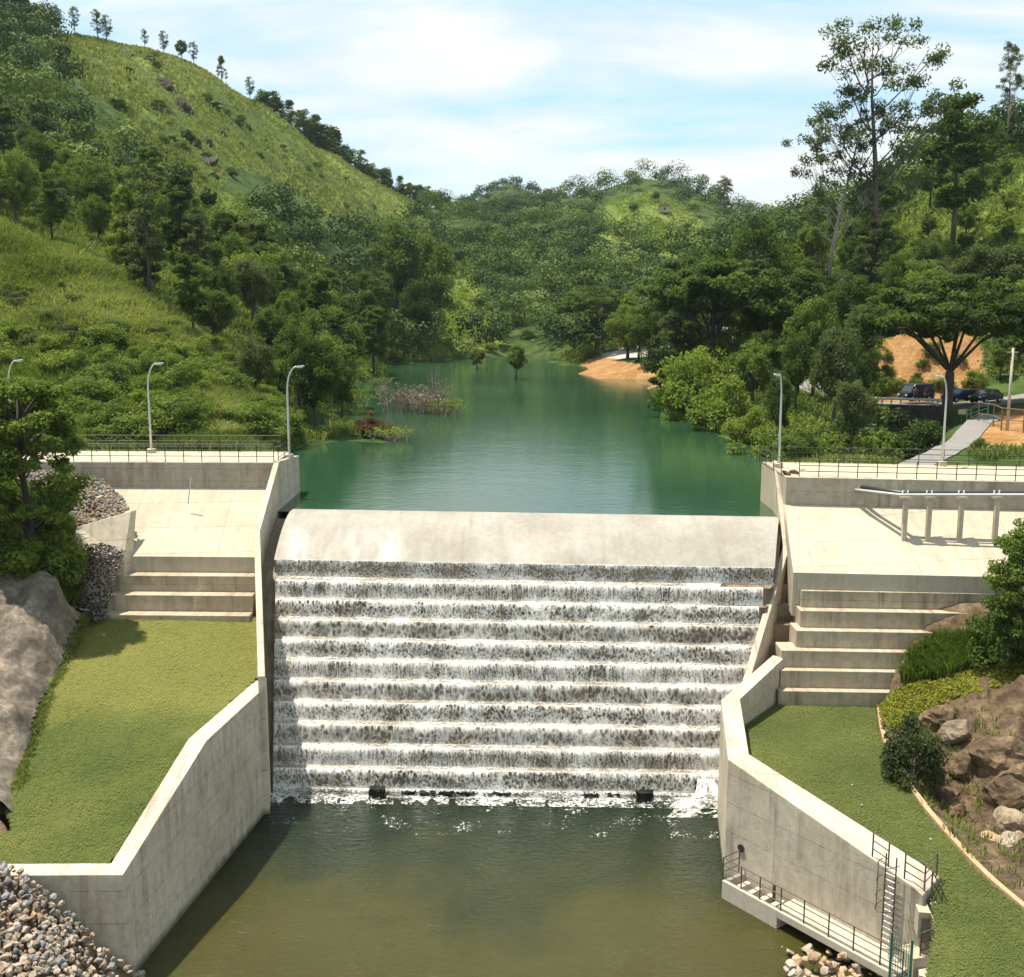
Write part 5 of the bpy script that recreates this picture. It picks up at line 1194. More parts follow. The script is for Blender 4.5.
def blades(P, n_per, h, w, rng, spread=0.35, lean=0.45, tsd=0.15, ct=None):
    """grass tufts: curved blades of two quads"""
    P = np.asarray(P, float); k = len(P); N = k*n_per; c = np.repeat(P, n_per, 0)
    hh = np.repeat(np.broadcast_to(np.asarray(h, float), (k,)), n_per)*rng.uniform(.55, 1.15, N)
    a = rng.uniform(0, 2*math.pi, N); d = np.stack([np.cos(a), np.sin(a), 0*a], 1); ln = rng.uniform(.1, 1, N)*lean
    r = np.repeat(np.broadcast_to(np.asarray(spread, float), (k,)), n_per)*rng.random(N)
    a2 = rng.uniform(0, 2*math.pi, N); side = np.stack([np.cos(a2), np.sin(a2), 0*a2], 1)*(w*rng.uniform(.7, 1.3, N))[:, None]*.5
    b = c+d*r[:, None]; m = b+d*(ln*hh*.35)[:, None]+np.array([0, 0, 1])*(hh*.6)[:, None]; t = b+d*(ln*hh)[:, None]+np.array([0, 0, 1])*(hh*(1-.35*ln))[:, None]
    V = np.stack([b-side, b+side, m+side*.8, m-side*.8, t+side*.12, t-side*.12], 1).reshape(-1, 3)
    i = np.arange(N)[:, None]*6; F = np.concatenate([i+np.array([[0, 1, 2, 3]]), i+np.array([[3, 2, 4, 5]])])
    T = np.clip(np.repeat(rng.normal(.5, tsd, k) if ct is None else ct+rng.normal(0, tsd*.6, k), n_per)+rng.normal(0, .12, N), 0, 1); return V, F, np.repeat(T, 6)
def join(parts):
    V = []; F = []; T = []; b = 0
    for v, f, t in parts: V.append(v); F.append(f+b); T.append(t); b += len(v)
    return np.concatenate(V), np.concatenate(F), np.concatenate(T)
def limb(mb, a, b, r0, r1, rng, sag=0.12, n=5):
    a = np.array(a, float); b = np.array(b, float); L = np.linalg.norm(b-a); o = rng.normal(size=3)*L*sag*.5; o[2] = abs(o[2])*-.3
    pts = [a+(b-a)*t+o*math.sin(math.pi*t) for t in np.linspace(0, 1, n)]
    mb.tube(pts, list(np.linspace(r0, r1, n)), 6, cap=False)
PROTO = {}
def proto(kind, seed, leafmat, barkmat, dens=1.0):
    key = (kind, seed, leafmat, barkmat, dens)
    if key in PROTO: return PROTO[key]
    rng = np.random.default_rng(seed*17+len(kind)*131); mb = MB(); C = []; rad = []; opts = {}
    if kind == 'broad':                       # H 10
        H = 10; fork = np.array([rng.normal(0, .2), rng.normal(0, .2), 3.2]); mb.tube([(0, 0, -.6), (0.05, 0, 1.6), fork], [.34, .27, .22], 8)
        for _ in range(64):
            d = rng.normal(size=3); d /= np.linalg.norm(d); d[2] = d[2]*1.0
            q = rng.uniform(.55, 1.0); c = np.array([0, 0, 6.3])+d*q*np.array([3.5, 3.5, 3.3])*rng.uniform(.85, 1.1); C.append(c); rad.append(rng.uniform(.75, 1.25))
        for i in range(14): limb(mb, fork, C[i*4], .15, .04, rng)
        opts = dict(n_per=int(80*dens), size=.46/math.sqrt(max(dens, .5)), flat=.75)
    elif kind == 'tall':                      # H 16 slender
        H = 16; mb.tube([(0, 0, -.6), (.1, 0, 5), (-.1, .1, 11), (0, 0, 15.2)], [.26, .2, .12, .04], 8)
        for _ in range(58):
            z = rng.uniform(5.2, 15.6); w = 2.5*math.sin(math.pi*min(1, (z-4.0)/12.6))**.7+.3; a = rng.uniform(0, 6.28); q = math.sqrt(rng.random())*w
            C.append((math.cos(a)*q, math.sin(a)*q, z)); rad.append(rng.uniform(.65, 1.1))
        for i in range(0, 58, 3): limb(mb, (0, 0, max(4.0, C[i][2]-1.2)), C[i], .07, .025, rng)
        opts = dict(n_per=int(62*dens), size=.44, flat=.7)
    elif kind == 'conifer':                   # H 12 dark column
        H = 12; mb.tube([(0, 0, -.6), (0, 0, 6), (0, 0, 11.8)], [.22, .13, .03], 7)
        for _ in range(62):
            z = 2.2+9.6*rng.random()**.9; w = 2.3*(1-(z-1.5)/11.2)**.75+.25; a = rng.uniform(0, 6.28); q = math.sqrt(rng.random())*w
            C.append((math.cos(a)*q, math.sin(a)*q, z)); rad.append(rng.uniform(.5, .9))
        opts = dict(n_per=int(58*dens), size=.42, flat=.85, up=.2)
    elif kind == 'umbrella':                  # H 13, spread 9
        H = 13; fork = np.array([0.2, 0, 4.6]); mb.tube([(0, 0, -.6), (.15, 0, 2.4), fork], [.62, .5, .42], 9)
        hubs = []
        for i in range(11):
            a = i*2*math.pi/11+rng.uniform(-.25, .25); q = rng.uniform(3.6, 7.6); z = 10.6-(q/8.5)**2*2.6+rng.uniform(-.5, .5)
            h = np.array([math.cos(a)*q, math.sin(a)*q, z]); hubs.append(h); m_ = fork+(h-fork)*.5+np.array([0, 0, .6]); mb.tube([fork, m_, h], [.19, .11, .05], 6, cap=False)
        for _ in range(150):
            a = rng.uniform(0, 6.28); q = 8.6*math.sqrt(rng.random()); z = 12.3-(q/8.6)**2*3.0+rng.uniform(-2.7, .4); C.append((math.cos(a)*q, math.sin(a)*q, z)); rad.append(rng.uniform(.9, 1.5))
        for _ in range(46):
            a = rng.uniform(0, 6.28); q = 6.6*math.sqrt(rng.random()); C.append((math.cos(a)*q, math.sin(a)*q, rng.uniform(7.6, 10.0))); rad.append(rng.uniform(.7, 1.2))
        for i in range(26): j = rng.integers(150); h = min(hubs, key=lambda t: np.linalg.norm(t-np.array(C[j]))); limb(mb, h, C[j], .06, .02, rng)
        opts = dict(n_per=int(95*dens), size=.46, flat=.4, up=.9)
    elif kind == 'euc':                       # H 30 open crown, heads of leaves on long limbs
        H = 30; T = [(0, 0, -.6), (.2, 0, 8), (-.2, 0, 15), (-.9, .2, 22), (-1.2, 0, 27.5)]; mb.tube(T, [.42, .34, .27, .15, .05], 9)
        ends = [(-4.2, .5, 29), (-2.4, -.8, 28.4), (-.6, .4, 29.6), (2.6, .3, 28.8), (5.0, -.4, 27.2), (-4.6, -.2, 25.6), (4.4, .9, 24.0), (6.6, 0, 19.6), (5.2, -.9, 21.6), (-4.8, .6, 20.4), (-3.4, -.8, 17.6), (3.4, .6, 16.4), (7.6, .2, 22.2), (1.2, 1.2, 25.6), (-2.2, 1.0, 23.2), (-5.6, .2, 18.6), (2.4, -1.2, 19.4), (-2.6, .4, 14.6), (4.6, -.2, 13.6), (-1.4, 0, 26.4)]
        for i, e in enumerate(ends):
            s = np.array([(-.2-(e[2]-15)*.09 if e[2] > 15 else 0), 0, max(9.5, min(25.5, e[2]-abs(e[0])*1.05-2.2))]); m_ = s+(np.array(e)-s)*.6+np.array([rng.normal(0, .4), 0, -.9]); mb.tube([s, s+(m_-s)*.5+np.array([0, 0, -.3]), m_, e], [.11, .085, .06, .02], 6, cap=False)
            for _ in range(4):
                c = np.array(e)+rng.normal(size=3)*np.array([1.25, 1.25, .7]); C.append(c); rad.append(rng.uniform(.8, 1.5)); limb(mb, m_, c, .035, .012, rng)
        opts = dict(n_per=int(105*dens), size=.46, flat=.6, droop=.5, up=.3, asp=.4)
    elif kind == 'shrub':                     # H 3
        H = 3
        for _ in range(7): a = rng.uniform(0, 6.28); limb(mb, (0, 0, -.3), (math.cos(a)*.9, math.sin(a)*.9, rng.uniform(1.2, 2.2)), .06, .02, rng)
        for _ in range(30):
            d = rng.normal(size=3); d /= np.linalg.norm(d); d[2] = abs(d[2]); q = rng.uniform(.45, 1); C.append(np.array([0, 0, .35])+d*q*np.array([1.75, 1.75, 2.3])); rad.append(rng.uniform(.4, .75))
        opts = dict(n_per=int(130*min(dens, 1.6)), size=.19, flat=.8)
    elif kind == 'fine':                      # H 10 foreground tree with small leaves in layered sprays
        H = 10; mb.tube([(0, 0, -1), (.15, .1, 3), (-.1, 0, 6), (0, 0, 9)], [.26, .2, .14, .04], 9)
        for _ in range(175):
            z = 2.4+7.4*rng.random()**.85; w = 3.3*math.sin(math.pi*min(1, max(.08, (z-1.2)/9.6)))**.65; a = rng.uniform(0, 6.28); q = w*rng.uniform(.35, 1)**.6
            C.append((math.cos(a)*q, math.sin(a)*q, z)); rad.append(rng.uniform(.42, .85))
        for i in range(0, 175, 3): limb(mb, (0, 0, max(1.8, C[i][2]-1.6)), C[i], .06, .018, rng)
        opts = dict(n_per=int(140*dens), size=.25, flat=.55, up=.8)
    me = bpy.data.meshes.new('trunk'); 
    V, F, T = leaf_quads(C, rad, rng=rng, **opts)
    o = mesh_np('crown', V, F, M[leafmat], None, tint=T); crown = o.data; bpy.data.objects.remove(o)
    o = mb.build('trunk', M[barkmat], None, smooth=True); tr = o.data; bpy.data.objects.remove(o)
    PROTO[key] = (H, tr, crown); return PROTO[key]
NTREE = [0]
def plant(name, kind, seed, leafmat, barkmat, base, height, label, cat, group=None, wide=1.0, rz=None, dens=1.0, crown_name='crown', lean=0):
    H, tr, cr = proto(kind, seed, leafmat, barkmat, dens); s = height/H
    e = empty(name, base, rz if rz is not None else random.uniform(0, 6.28)); e.scale = (s*wide, s*wide, s); e.rotation_euler[1] = lean
    tag(e, label, cat, group)
    for nm, me in (('trunk' if kind != 'shrub' else 'stem', tr), (crown_name, cr)):
        o = bpy.data.objects.new(nm, me); COL.objects.link(o); o.parent = e
    NTREE[0] += 1; return e
def hero(name, kind, seed, leaf, bk, px, Y, top, label, cat='tree', group=None, wide=1.0, rz=0.0, dens=1.0, dz=0, base=None, lean=0):
    b = base or on_ground(px, Y); t = at(px, top, b.y); return plant(name, kind, seed, leaf, bk, b+Vector((0, 0, dz)), t.z-b.z-dz, label, cat, group, wide, rz, dens, lean=lean)
# ---- single trees one can pick out
hero('eucalyptus_tree', 'euc', 1, 'leaf_grey', 'bark_mid', 870, 165, 22, 'tallest open-crowned eucalyptus with a dark trunk rising above the right wood', rz=0)
hero('eucalyptus_tree', 'euc', 2, 'leaf_grey', 'bark_pale', 824, 168, 98, 'leaning eucalyptus with a pale bare trunk left of the tallest tree', rz=2.6, wide=.9, lean=-.12)
hero('eucalyptus_tree', 'euc', 3, 'leaf_grey', 'bark_pale', 1006, 225, 44, 'open eucalyptus on the skyline at the right edge', rz=.8, wide=.8)
hero('eucalyptus_tree', 'euc', 4, 'leaf_grey', 'bark_mid', 722, 420, 178, 'thin eucalyptus on the skyline where the middle hill meets the right wood', rz=1.8)
hero('tall_tree', 'tall', 1, 'leaf_dark', 'bark_mid', 951, 176, 92, 'tall dense dark tree with a slim bare trunk on the right slope', dens=1.5, wide=1.25)
hero('umbrella_tree', 'umbrella', 1, 'leaf_dark', 'bark_dark', 945, 113, 270, 'broad flat-crowned tree spreading over the parked cars on the right', rz=.4, dens=1.6, wide=.86)
hero('umbrella_tree', 'umbrella', 2, 'leaf_dark', 'bark_dark', 597, 238, 284, 'flat-crowned umbrella tree at the far end of the lake above the sand bank', rz=1.4, wide=.92)
hero('umbrella_tree', 'umbrella', 3, 'leaf_dark', 'bark_dark', 712, 150, 248, 'massive dark tree with a forked leaning trunk beside the lake road', rz=2.2, wide=.82, dens=1.7)
hero('broad_tree', 'broad', 3, 'leaf_dark', 'bark_dark', 752, 165, 212, 'very dark round-headed tree behind the forked tree by the lake', dens=1.6, wide=.62)
hero('broad_tree', 'broad', 5, 'leaf_dark', 'bark_dark', 700, 175, 240, 'dark round tree left of the forked tree by the lake road', dens=1.4, wide=.6)
hero('small_tree', 'tall', 4, 'leaf_dark', 'bark_dark', 657, 140, 336, 'small dark tree on a thin trunk standing at the edge of the lake', base=pz(659, 406, LAKE_Z-.1), wide=1.5)
hero('small_tree', 'broad', 6, 'leaf_mid', 'bark_dark', 515, 205, 343, 'small bright green tree standing in the lake', base=pz(516, 381, LAKE_Z-.3), wide=.8)
hero('small_tree', 'broad', 7, 'leaf_grey', 'bark_dark', 478, 220, 348, 'low grey-green tree in the shallows at the far end of the lake', base=pz(477, 371, LAKE_Z-.3), wide=1.1)
hero('slender_tree', 'tall', 6, 'leaf_grey', 'bark_dark', 150, 124, 163, 'slender grey-green tree standing alone on the near left spur', dens=.8, wide=1.0)
hero('dense_tree', 'broad', 8, 'leaf_brown', 'bark_dark', 243, 190, 222, 'dull brownish dense tree in the middle of the left slope', dens=1.2, wide=.75)
for i, (px, Y, top, w, lf) in enumerate([(398, 255, 218, .75, 'leaf_dark'), (430, 262, 232, .7, 'leaf_mid'), (375, 235, 262, .7, 'leaf_dark'), (418, 245, 270, .6, 'leaf_dark')]):
    hero('broad_tree', 'broad', 9+i, lf, 'bark_dark', px, Y, top, ['tallest dark broad tree at the far left corner of the lake', 'mid green broad tree right of the tallest one at the lake corner', 'dark broad tree on the shore at the left of the lake corner', 'dark broad tree overhanging the water at the lake corner'][i], wide=w, dens=1.5)
hero('leafy_tree', 'fine', 1, 'leaf_mid', 'bark_dark', 28, 58.2, 378, 'leafy foreground tree on the left bank in front of the dam railing', base=Vector((at(28, 545, 58.2).x, 58.2, float(bankz([at(28, 545, 58.2).x], [58.2])[0]))), dens=1.3, wide=.92)
b_ = at(1034, 640, 52.5); b_.z = float(rbankz([b_.x], [b_.y])[0])
hero('leafy_tree', 'fine', 2, 'leaf_mid', 'bark_dark', 1034, 52.5, 522, 'leafy tree overhanging the steps at the right edge', base=b_-Vector((0, 0, .4)), dens=1.2, wide=.85)
b_ = at(1000, 655, 53.3); b_.z = float(rbankz([b_.x], [b_.y])[0])
hero('bush', 'shrub', 11, 'leaf_dark', 'bark_dark', 990, 53.3, 590, 'dark bush at the end of the right steps under the leafy tree', 'bush', base=b_, dens=2, wide=.8)
# ---- shrubs near the dam
def hs(px, Y, top, leaf, label, seed, wide=1.0, group=None, dens=1.4, base=None, cat='bush', name='bush'):
    return hero(name, 'shrub', seed, leaf, 'bark_mid', px, Y, top, label, cat, group, wide, random.uniform(0, 6.28), dens, base=base)
hs(980, 80.5, 436, 'leaf_mid', 'round green bush beside the concrete ramp behind the right deck', 21, 1.1)
hs(1022, 80, 452, 'leaf_mid', 'low green bush at the right edge behind the deck railing', 22, 1.3)
b_ = pz(913, 778, 4.0); b_.z = float(rbankz([b_.x], [b_.y])[0])
hs(914, b_.y, 702, 'leaf_grey', 'dark blue-green upright bush at the kerb of the right lawn', 23, .62, base=b_, dens=2)
b_ = at(60, 575, 58.5)
for i, (px, Y, top, w) in enumerate([(18, 57.4, 520, 1.0), (55, 58.8, 528, .9), (-12, 57, 515, 1.1)]):
    b_ = at(px, 575, Y); b_.z = float(bankz([b_.x], [b_.y])[0])
    hs(px, Y, top, 'leaf_light' if i == 0 else 'leaf_mid', ['light green bush below the leafy tree on the left bank', 'mid green bush at the edge of the dark scree on the left bank', 'mid green bush at the left edge above the grey rock'][i], 24+i, w, base=b_, dens=1.8)
# lake side bushes
for i, (px, Y, top, lf, w, lb) in enumerate([(722, 110, 372, 'leaf_light', 1.0, 'large light green bush at the water on the right shore'), (688, 122, 352, 'leaf_light', .8, 'light green bush right of the small dark lakeside tree'), (748, 100, 402, 'leaf_light', .9, 'light green bush nearest the right lamp post on the shore'),
        (705, 128, 330, 'leaf_light', .8, 'tall yellow-green bush in front of the forked tree'), (672, 132, 372, 'leaf_mid', .9, 'mid green bush at the foot of the small lakeside tree'), (762, 92, 425, 'leaf_mid', 1.0, 'mid green bush right at the corner of the lake by the lamp post'), (800, 84, 424, 'leaf_mid', .9, 'mid green bush right of the lamp post behind the right deck'),
        (636, 196, 359, 'leaf_mid', .7, 'mid green bush growing on top of the sand bank')]):
    hs(px, Y, top, lf, lb, 30+i, w)
hero('bush', 'shrub', 41, 'leaf_brown', 'bark_dark', 374, 103, 408, 'reddish brown bush on the spit at the left shore', 'bush', base=pz(374, 438, LAKE_Z), wide=1.0, dens=1.2)
for i, (px, Y, top, lf, w, lb) in enumerate([(342, 112, 352, 'leaf_dark', .62, 'dark tree leaning over the water at the left spit'), (315, 104, 330, 'leaf_dark', .7, 'dark round tree at the water behind the left lamp post'), (328, 135, 300, 'leaf_mid', .7, 'mid green round tree on the left shore above the spit'), (300, 118, 318, 'leaf_mid', .65, 'mid green round tree just above the left lamp post'), (346, 160, 322, 'leaf_dark', .7, 'dark round tree on the left shore beyond the spit')]):
    hero('broad_tree', 'broad', 14+i, lf, 'bark_dark', px, Y, top, lb, wide=w, dens=1.6)
for i, (px, Y, top, lf, w, lb) in enumerate([(832, 104, 318, 'leaf_grey', .62, 'grey-green tree hiding the road left of the masonry wall'), (795, 112, 330, 'leaf_dark', .6, 'dark bushy tree above the right lamp post'), (862, 132, 300, 'leaf_grey', .65, 'grey-green tree left of the orange cut bank'), (812, 122, 290, 'leaf_mid', .6, 'mid green tree behind the dark bushy tree above the right lamp post'), (850, 92, 372, 'leaf_grey', .62, 'low grey-green tree in the hollow left of the masonry wall'),
        (852, 112, 345, 'leaf_dark', .6, 'dark broad tree at the top of the stair on the right bank'), (778, 98, 372, 'leaf_dark', .55, 'dark small tree beside the top of the right lamp post'), (1000, 128, 340, 'leaf_mid', .7, 'small green tree right of the orange cut bank'), (1035, 118, 352, 'leaf_light', .8, 'light green small tree at the right edge above the fence')]):
    hero('broad_tree', 'broad', 20+i, lf, 'bark_dark', px, Y, top, lb, wide=w, dens=1.7)
# drowned bushes in the lake: bare twigs
def twig_bush(px, py, h, w, n, label, leaf=True, seed=0):
    r = np.random.default_rng(seed); b = pz(px, py, LAKE_Z-.1); e = empty('drowned_bush', b); tag(e, label, 'bush'); mb = MB(); tips = []
    for _ in range(n):
        x, y = r.normal(0, w*.45), r.normal(0, w*.3); s = b+Vector((x, y, 0)); t = s+Vector((r.normal(0, .5), r.normal(0, .5), h*r.uniform(.45, 1))); mb.tube([s, s.lerp(t, .5)+Vector((r.normal(0, .15), 0, 0)), t], [.05, .035, .015], 4, cap=False)
        for _k in range(4): q = s.lerp(t, r.uniform(.35, .9)); t2 = q+Vector((r.normal(0, .55), r.normal(0, .55), r.uniform(.2, .8))); mb.tube([q, t2], [.024, .01], 4, cap=False); tips.append(t2)
    mb.build('twigs', plain('bare_twig_bark', (.27, .21, .16), .9, 0, .3), e)
    if leaf:
        V, F, T = leaf_quads([tuple(t) for t in tips], .35, 6, .24, r); mesh_np('leaves', V, F, M['twig'] if leaf == 1 else M['leaf_light'], e, tint=T)
twig_bush(440, 414, 6.5, 1.6, 16, 'tall bare grey drowned sapling standing in the lake', 0, 1)
twig_bush(405, 412, 3.2, 3.6, 46, 'wide brown drowned thicket in the lake left of the bare sapling', 1, 2)
twig_bush(425, 414, 2.8, 2.6, 34, 'brown drowned brush around the bare sapling in the lake', 1, 3)
twig_bush(447, 416, 1.6, 1.8, 22, 'low light green brush in the lake at the foot of the bare sapling', 2, 4)
twig_bush(382, 385, .8, 1.2, 14, 'bright green floating weed patch off the left shore', 2, 5)
twig_bush(392, 441, .8, 1.3, 22, 'low green weeds at the tip of the left spit', 2, 6)
# ---- skyline trees on the left ridge
RIDGE = []
for i, (px, Y, top, kd) in enumerate([(145, 352, 28, 'tall'), (164, 356, 30, 'tall'), (182, 362, 38, 'broad'), (194, 366, 41, 'tall'), (222, 380, 56, 'conifer'), (250, 396, 76, 'tall'), (75, 336, 6, 'tall'), (57, 332, 4, 'tall'), (98, 338, 8, 'tall'), (107, 340, 14, 'tall')]):
    hero('skyline_tree', kd, 50+i % 4, 'leaf_dark', 'bark_dark', px, Y, top, 'small tree standing singly on the bare skyline of the left hill', group='single trees on the left skyline', wide=1.1 if kd != 'broad' else .8, dens=.7)
for i, (px, Y, top) in enumerate([(-8, 322, -34), (18, 326, -22), (36, 318, 2), (4, 300, 18), (28, 292, 40), (14, 270, 70), (40, 285, 62), (-20, 290, 40)]):
    hero('ridge_tree', 'broad', 60+i % 3, 'leaf_dark', 'bark_dark', px, Y, top, 'large dark tree in the dark grove at the upper left corner', group='dark grove at the upper left corner', wide=.8)
rt_ = random.Random(12)
for i in range(46):
    t = i/45; px = lerp(266, 470, t)+rt_.uniform(-3, 3); Y = lerp(425, 560, t)+rt_.uniform(-6, 14); gy = np.interp(px, [266, 300, 330, 380, 420, 450, 480], [108, 130, 150, 188, 207, 218, 222])
    hero('ridge_tree', rt_.choice(['conifer', 'tall', 'broad', 'conifer']), 64+i % 3, 'leaf_dark', 'bark_dark', px, Y, gy-rt_.uniform(10, 26), 'dark tree in the line along the descending ridge of the left hill', group='dark trees along the left ridge', wide=1.2, dens=.7)
# ---- woods: one tree each, nearest first; the farthest run together
def zone(px, py, Y):
    def inn(p): return bool(inpoly([px], [py], p)[0])
    if Y < 190 and inn(GRASS_NEAR[0][0]): return None
    if 225 < Y < 640 and inn(GRASS_HILL[0][0]): return None
    for p, a, b in SOIL+PATHS:
        if a < Y < b and inn(p): return None
    if inn(GRASS_MID[0][0]) and Y > 300: return 'meadow'
    if inn(GRASS_MID[1][0]) and Y < 250: return 'terrace'
    if inn(GRASS_MID[2][0]) or (inn(GRASS_MID[3][0]) and 180 < Y < 330): return 'glade'
    if px < 470 and Y < 620: return 'left wood'
    if px > 690 and Y < 330: return 'right wood'
    return 'middle wood' if Y < 700 else 'far wood'
rw = random.Random(21); CAND = []
for _ in range(42000):
    Y = math.exp(rw.uniform(math.log(84), math.log(1080))); px = rw.uniform(-60, 1090)
    CAND.append((px, Y))
for _ in range(2500): CAND.append((rw.uniform(425, 620), rw.uniform(800, 1060)))
CX = np.array([(px-512)/FPX*Y for px, Y in CAND]); CYY = np.array([c[1] for c in CAND]); CZZ = ground(CX, CYY); QX, QY = proj(CX, CYY, CZZ)
GCORE = [(62, 42), (140, 48), (270, 102), (335, 150), (412, 210), (385, 226), (335, 205), (270, 170), (215, 165), (165, 140), (120, 108), (85, 90)]
placed = []; cells = {}
def near_ok(x, y, r):
    k = (int(x//12), int(y//12))
    for a in (-1, 0, 1):
        for b in (-1, 0, 1):
            for (u, v, q) in cells.get((k[0]+a, k[1]+b), ()):
                if math.hypot(u-x, v-y) < (r+q)*.5: return False
    return True
for i in range(len(CAND)):
    x, y, z, px, py = CX[i], CYY[i], CZZ[i], QX[i], QY[i]
    if z < LAKE_Z+.7: continue
    zn = zone(px, py, y)
    if zn is None or (zn in ('meadow', 'terrace', 'glade') and rw.random() < .9): continue
    if y > 180:
        tq = proj(x, y, z+8)
        if (inpoly([tq[0]], [tq[1]], GRASS_MID[0][0])[0] or inpoly([tq[0]], [tq[1]], GRASS_MID[2][0])[0] or inpoly([tq[0]], [tq[1]], GRASS_MID[3][0])[0]) and rw.random() < .85: continue
    if px > 800 and y < 128: continue
    if px < 300 and y < 104: continue
    if zn == 'right wood' and px > 700 and y < 118 : continue
    r = 4.2 if y < 200 else (4.6 if y < 420 else (7.4 if y < 700 else 7.0))
    if px < 470 and y < 640:
        tq = proj(x, y, z+9); 
        if bool(inpoly([tq[0]], [tq[1]], GCORE)[0]): continue
    if y < 200 and rw.random() < .35: continue
    if not near_ok(x, y, r*1.5): continue
    cells.setdefault((int(x//12), int(y//12)), []).append((x, y, r*1.5)); placed.append((x, y, z, px, py, zn))
placed.sort(key=lambda t: t[1])
NEAR_N = 170; FARV = []; FARB = []
rngf = np.random.default_rng(99)
WORD = {'left wood': 'in the wood on the left slope', 'right wood': 'in the wood on the right slope', 'middle wood': 'in the wood covering the middle hill', 'far wood': 'in the wood on the farthest hill', 'meadow': 'on the open grass of the middle hill', 'terrace': 'on the bright terraced slope at the right', 'glade': 'in a bright green clearing above the lake'}
LW_ = {'leaf_dark': 'dark green', 'leaf_mid': 'mid green', 'leaf_light': 'light green', 'leaf_grey': 'grey-green'}
KW = {'broad': 'round-crowned tree', 'tall': 'slender upright tree', 'conifer': 'pointed tree'}
for j, (x, y, z, px, py, zn) in enumerate(placed):
    h = rw.uniform(6.5, 11.5) if y < 300 else rw.uniform(8, 13)
    if zn in ('terrace', 'meadow', 'glade'): h *= .55
    if y < 140: h *= .75
    lf = rw.choices(['leaf_dark', 'leaf_mid', 'leaf_grey', 'leaf_light'], [4, 3, 2, 1.0] if zn != 'terrace' else [1, 3, 1, 4])[0]; kd = rw.choices(['broad', 'tall', 'conifer'], [6, 2.2, .6])[0]
    if j < NEAR_N:
        plant({'broad': 'round_tree', 'tall': 'slender_tree', 'conifer': 'pointed_tree'}[kd], kd, 70+rw.randrange(3), lf, 'bark_dark', Vector((x, y, z-.2)), h*(1.25 if kd != 'broad' else 1), LW_[lf]+' '+KW[kd]+' '+WORD[zn], 'tree', LW_[lf]+' '+KW[kd]+'s '+WORD[zn], wide=rw.uniform(.75, 1.1) if kd == 'broad' else 1.15, dens=2.0 if y < 230 else 1.2)
    else:
        n = 6 if y < 650 else 4; w = h*rw.uniform(.44, .60); d = rngf.normal(size=(n, 3)); d /= np.linalg.norm(d, axis=1, keepdims=True); d[:, 2] = np.abs(d[:, 2])*.8
        C = np.array([x, y, z+h*.45])+d*np.array([w, w, h*.45])*.62; C[0] = (x, y, z+h*.55)
        tm = .08+rngf.normal(0, .05) if zn == 'far wood' else {'leaf_dark': .08, 'leaf_mid': .45, 'leaf_grey': .28, 'leaf_light': 1.0}[lf]+rngf.normal(0, .1)
        FARV.append(leaf_quads(C, w*rngf.uniform(.5, .72, n), 58 if y < 650 else 34, .95 if y < 650 else 1.6, rngf, flat=.85, ctint=np.full(n, tm)+rngf.normal(0, .06, n), hollow=9, out=1.0, up=.2, rnd=.25))
if FARV:
    M['leaf_far'] = foliage('distant_wood_leaves', (0.026, 0.046, 0.016), (0.062, 0.10, 0.026), (0.135, 0.18, 0.045), .15)
    V, F, T = join(FARV); o = mesh_np('forest', V, F, M['leaf_far'], None, tint=T); tag(o, kind='stuff')
# ---- shrubs on the slopes, each its own
rs = random.Random(33); ns_ = 0
SH = [('shrub', GRASS_HILL[0][0], 240, 480, 20, (1.2, 2.4), 'leaf_mid', 'mid green low shrub on the bright grass face of the left hill', 'low shrubs on the grassy left hill'),
      ('shrub', [(60, 350), (280, 360), (290, 440), (60, 445)], 77, 104, 60, (1.7, 3.4), 'leaf_mid', 'mid green shrub on the bank behind the left dam deck', 'mid green shrubs behind the left deck'),
      ('shrub', [(-20, 345), (250, 350), (280, 430), (-20, 440)], 78, 110, 40, (1.6, 3.0), 'leaf_light', 'light green shrub on the bank behind the left dam deck', 'light green shrubs behind the left deck'),
      ('shrub', [(-20, 300), (60, 300), (190, 335), (195, 350), (-20, 350)], 88, 125, 26, (1.2, 2.6), 'leaf_grey', 'dull olive shrub along the lower edge of the grassy spur on the left', 'olive shrubs below the grassy spur'),
      ('shrub', [(-20, 225), (60, 250), (180, 320), (100, 335), (-20, 310)], 95, 180, 18, (.9, 2.0), 'leaf_light', 'small light green shrub on the grassy spur at the left', 'small shrubs on the grassy spur'),
      ('shrub', [(872, 335), (985, 335), (985, 400), (872, 400)], 127, 142, 14, (1.0, 2.2), 'leaf_mid', 'mid green shrub clinging to the orange cut bank', 'shrubs on the orange cut bank'),
      ('shrub', [(890, 262), (1024, 150), (1024, 300), (960, 300)], 120, 240, 22, (1.2, 2.6), 'leaf_light', 'light green shrub on the terraced slope at the right', 'light shrubs on the right terrace'),
      ('shrub', [(680, 300), (880, 250), (890, 330), (850, 380), (690, 370)], 110, 240, 22, (2.0, 3.8), 'leaf_mid', 'mid green shrub among the trees of the right bank', 'mid green shrubs on the right bank'),
      ('shrub', [(420, 290), (500, 290), (560, 355), (420, 360)], 240, 380, 18, (2.0, 4.0), 'leaf_light', 'light green shrub on the bank at the far end of the lake', 'light shrubs at the far shore'),
      ('shrub', [(150, 200), (350, 240), (350, 360), (200, 340)], 110, 260, 22, (2.2, 4.2), 'leaf_mid', 'mid green shrub on the lower left slope among the trees', 'shrubs on the lower left slope')]
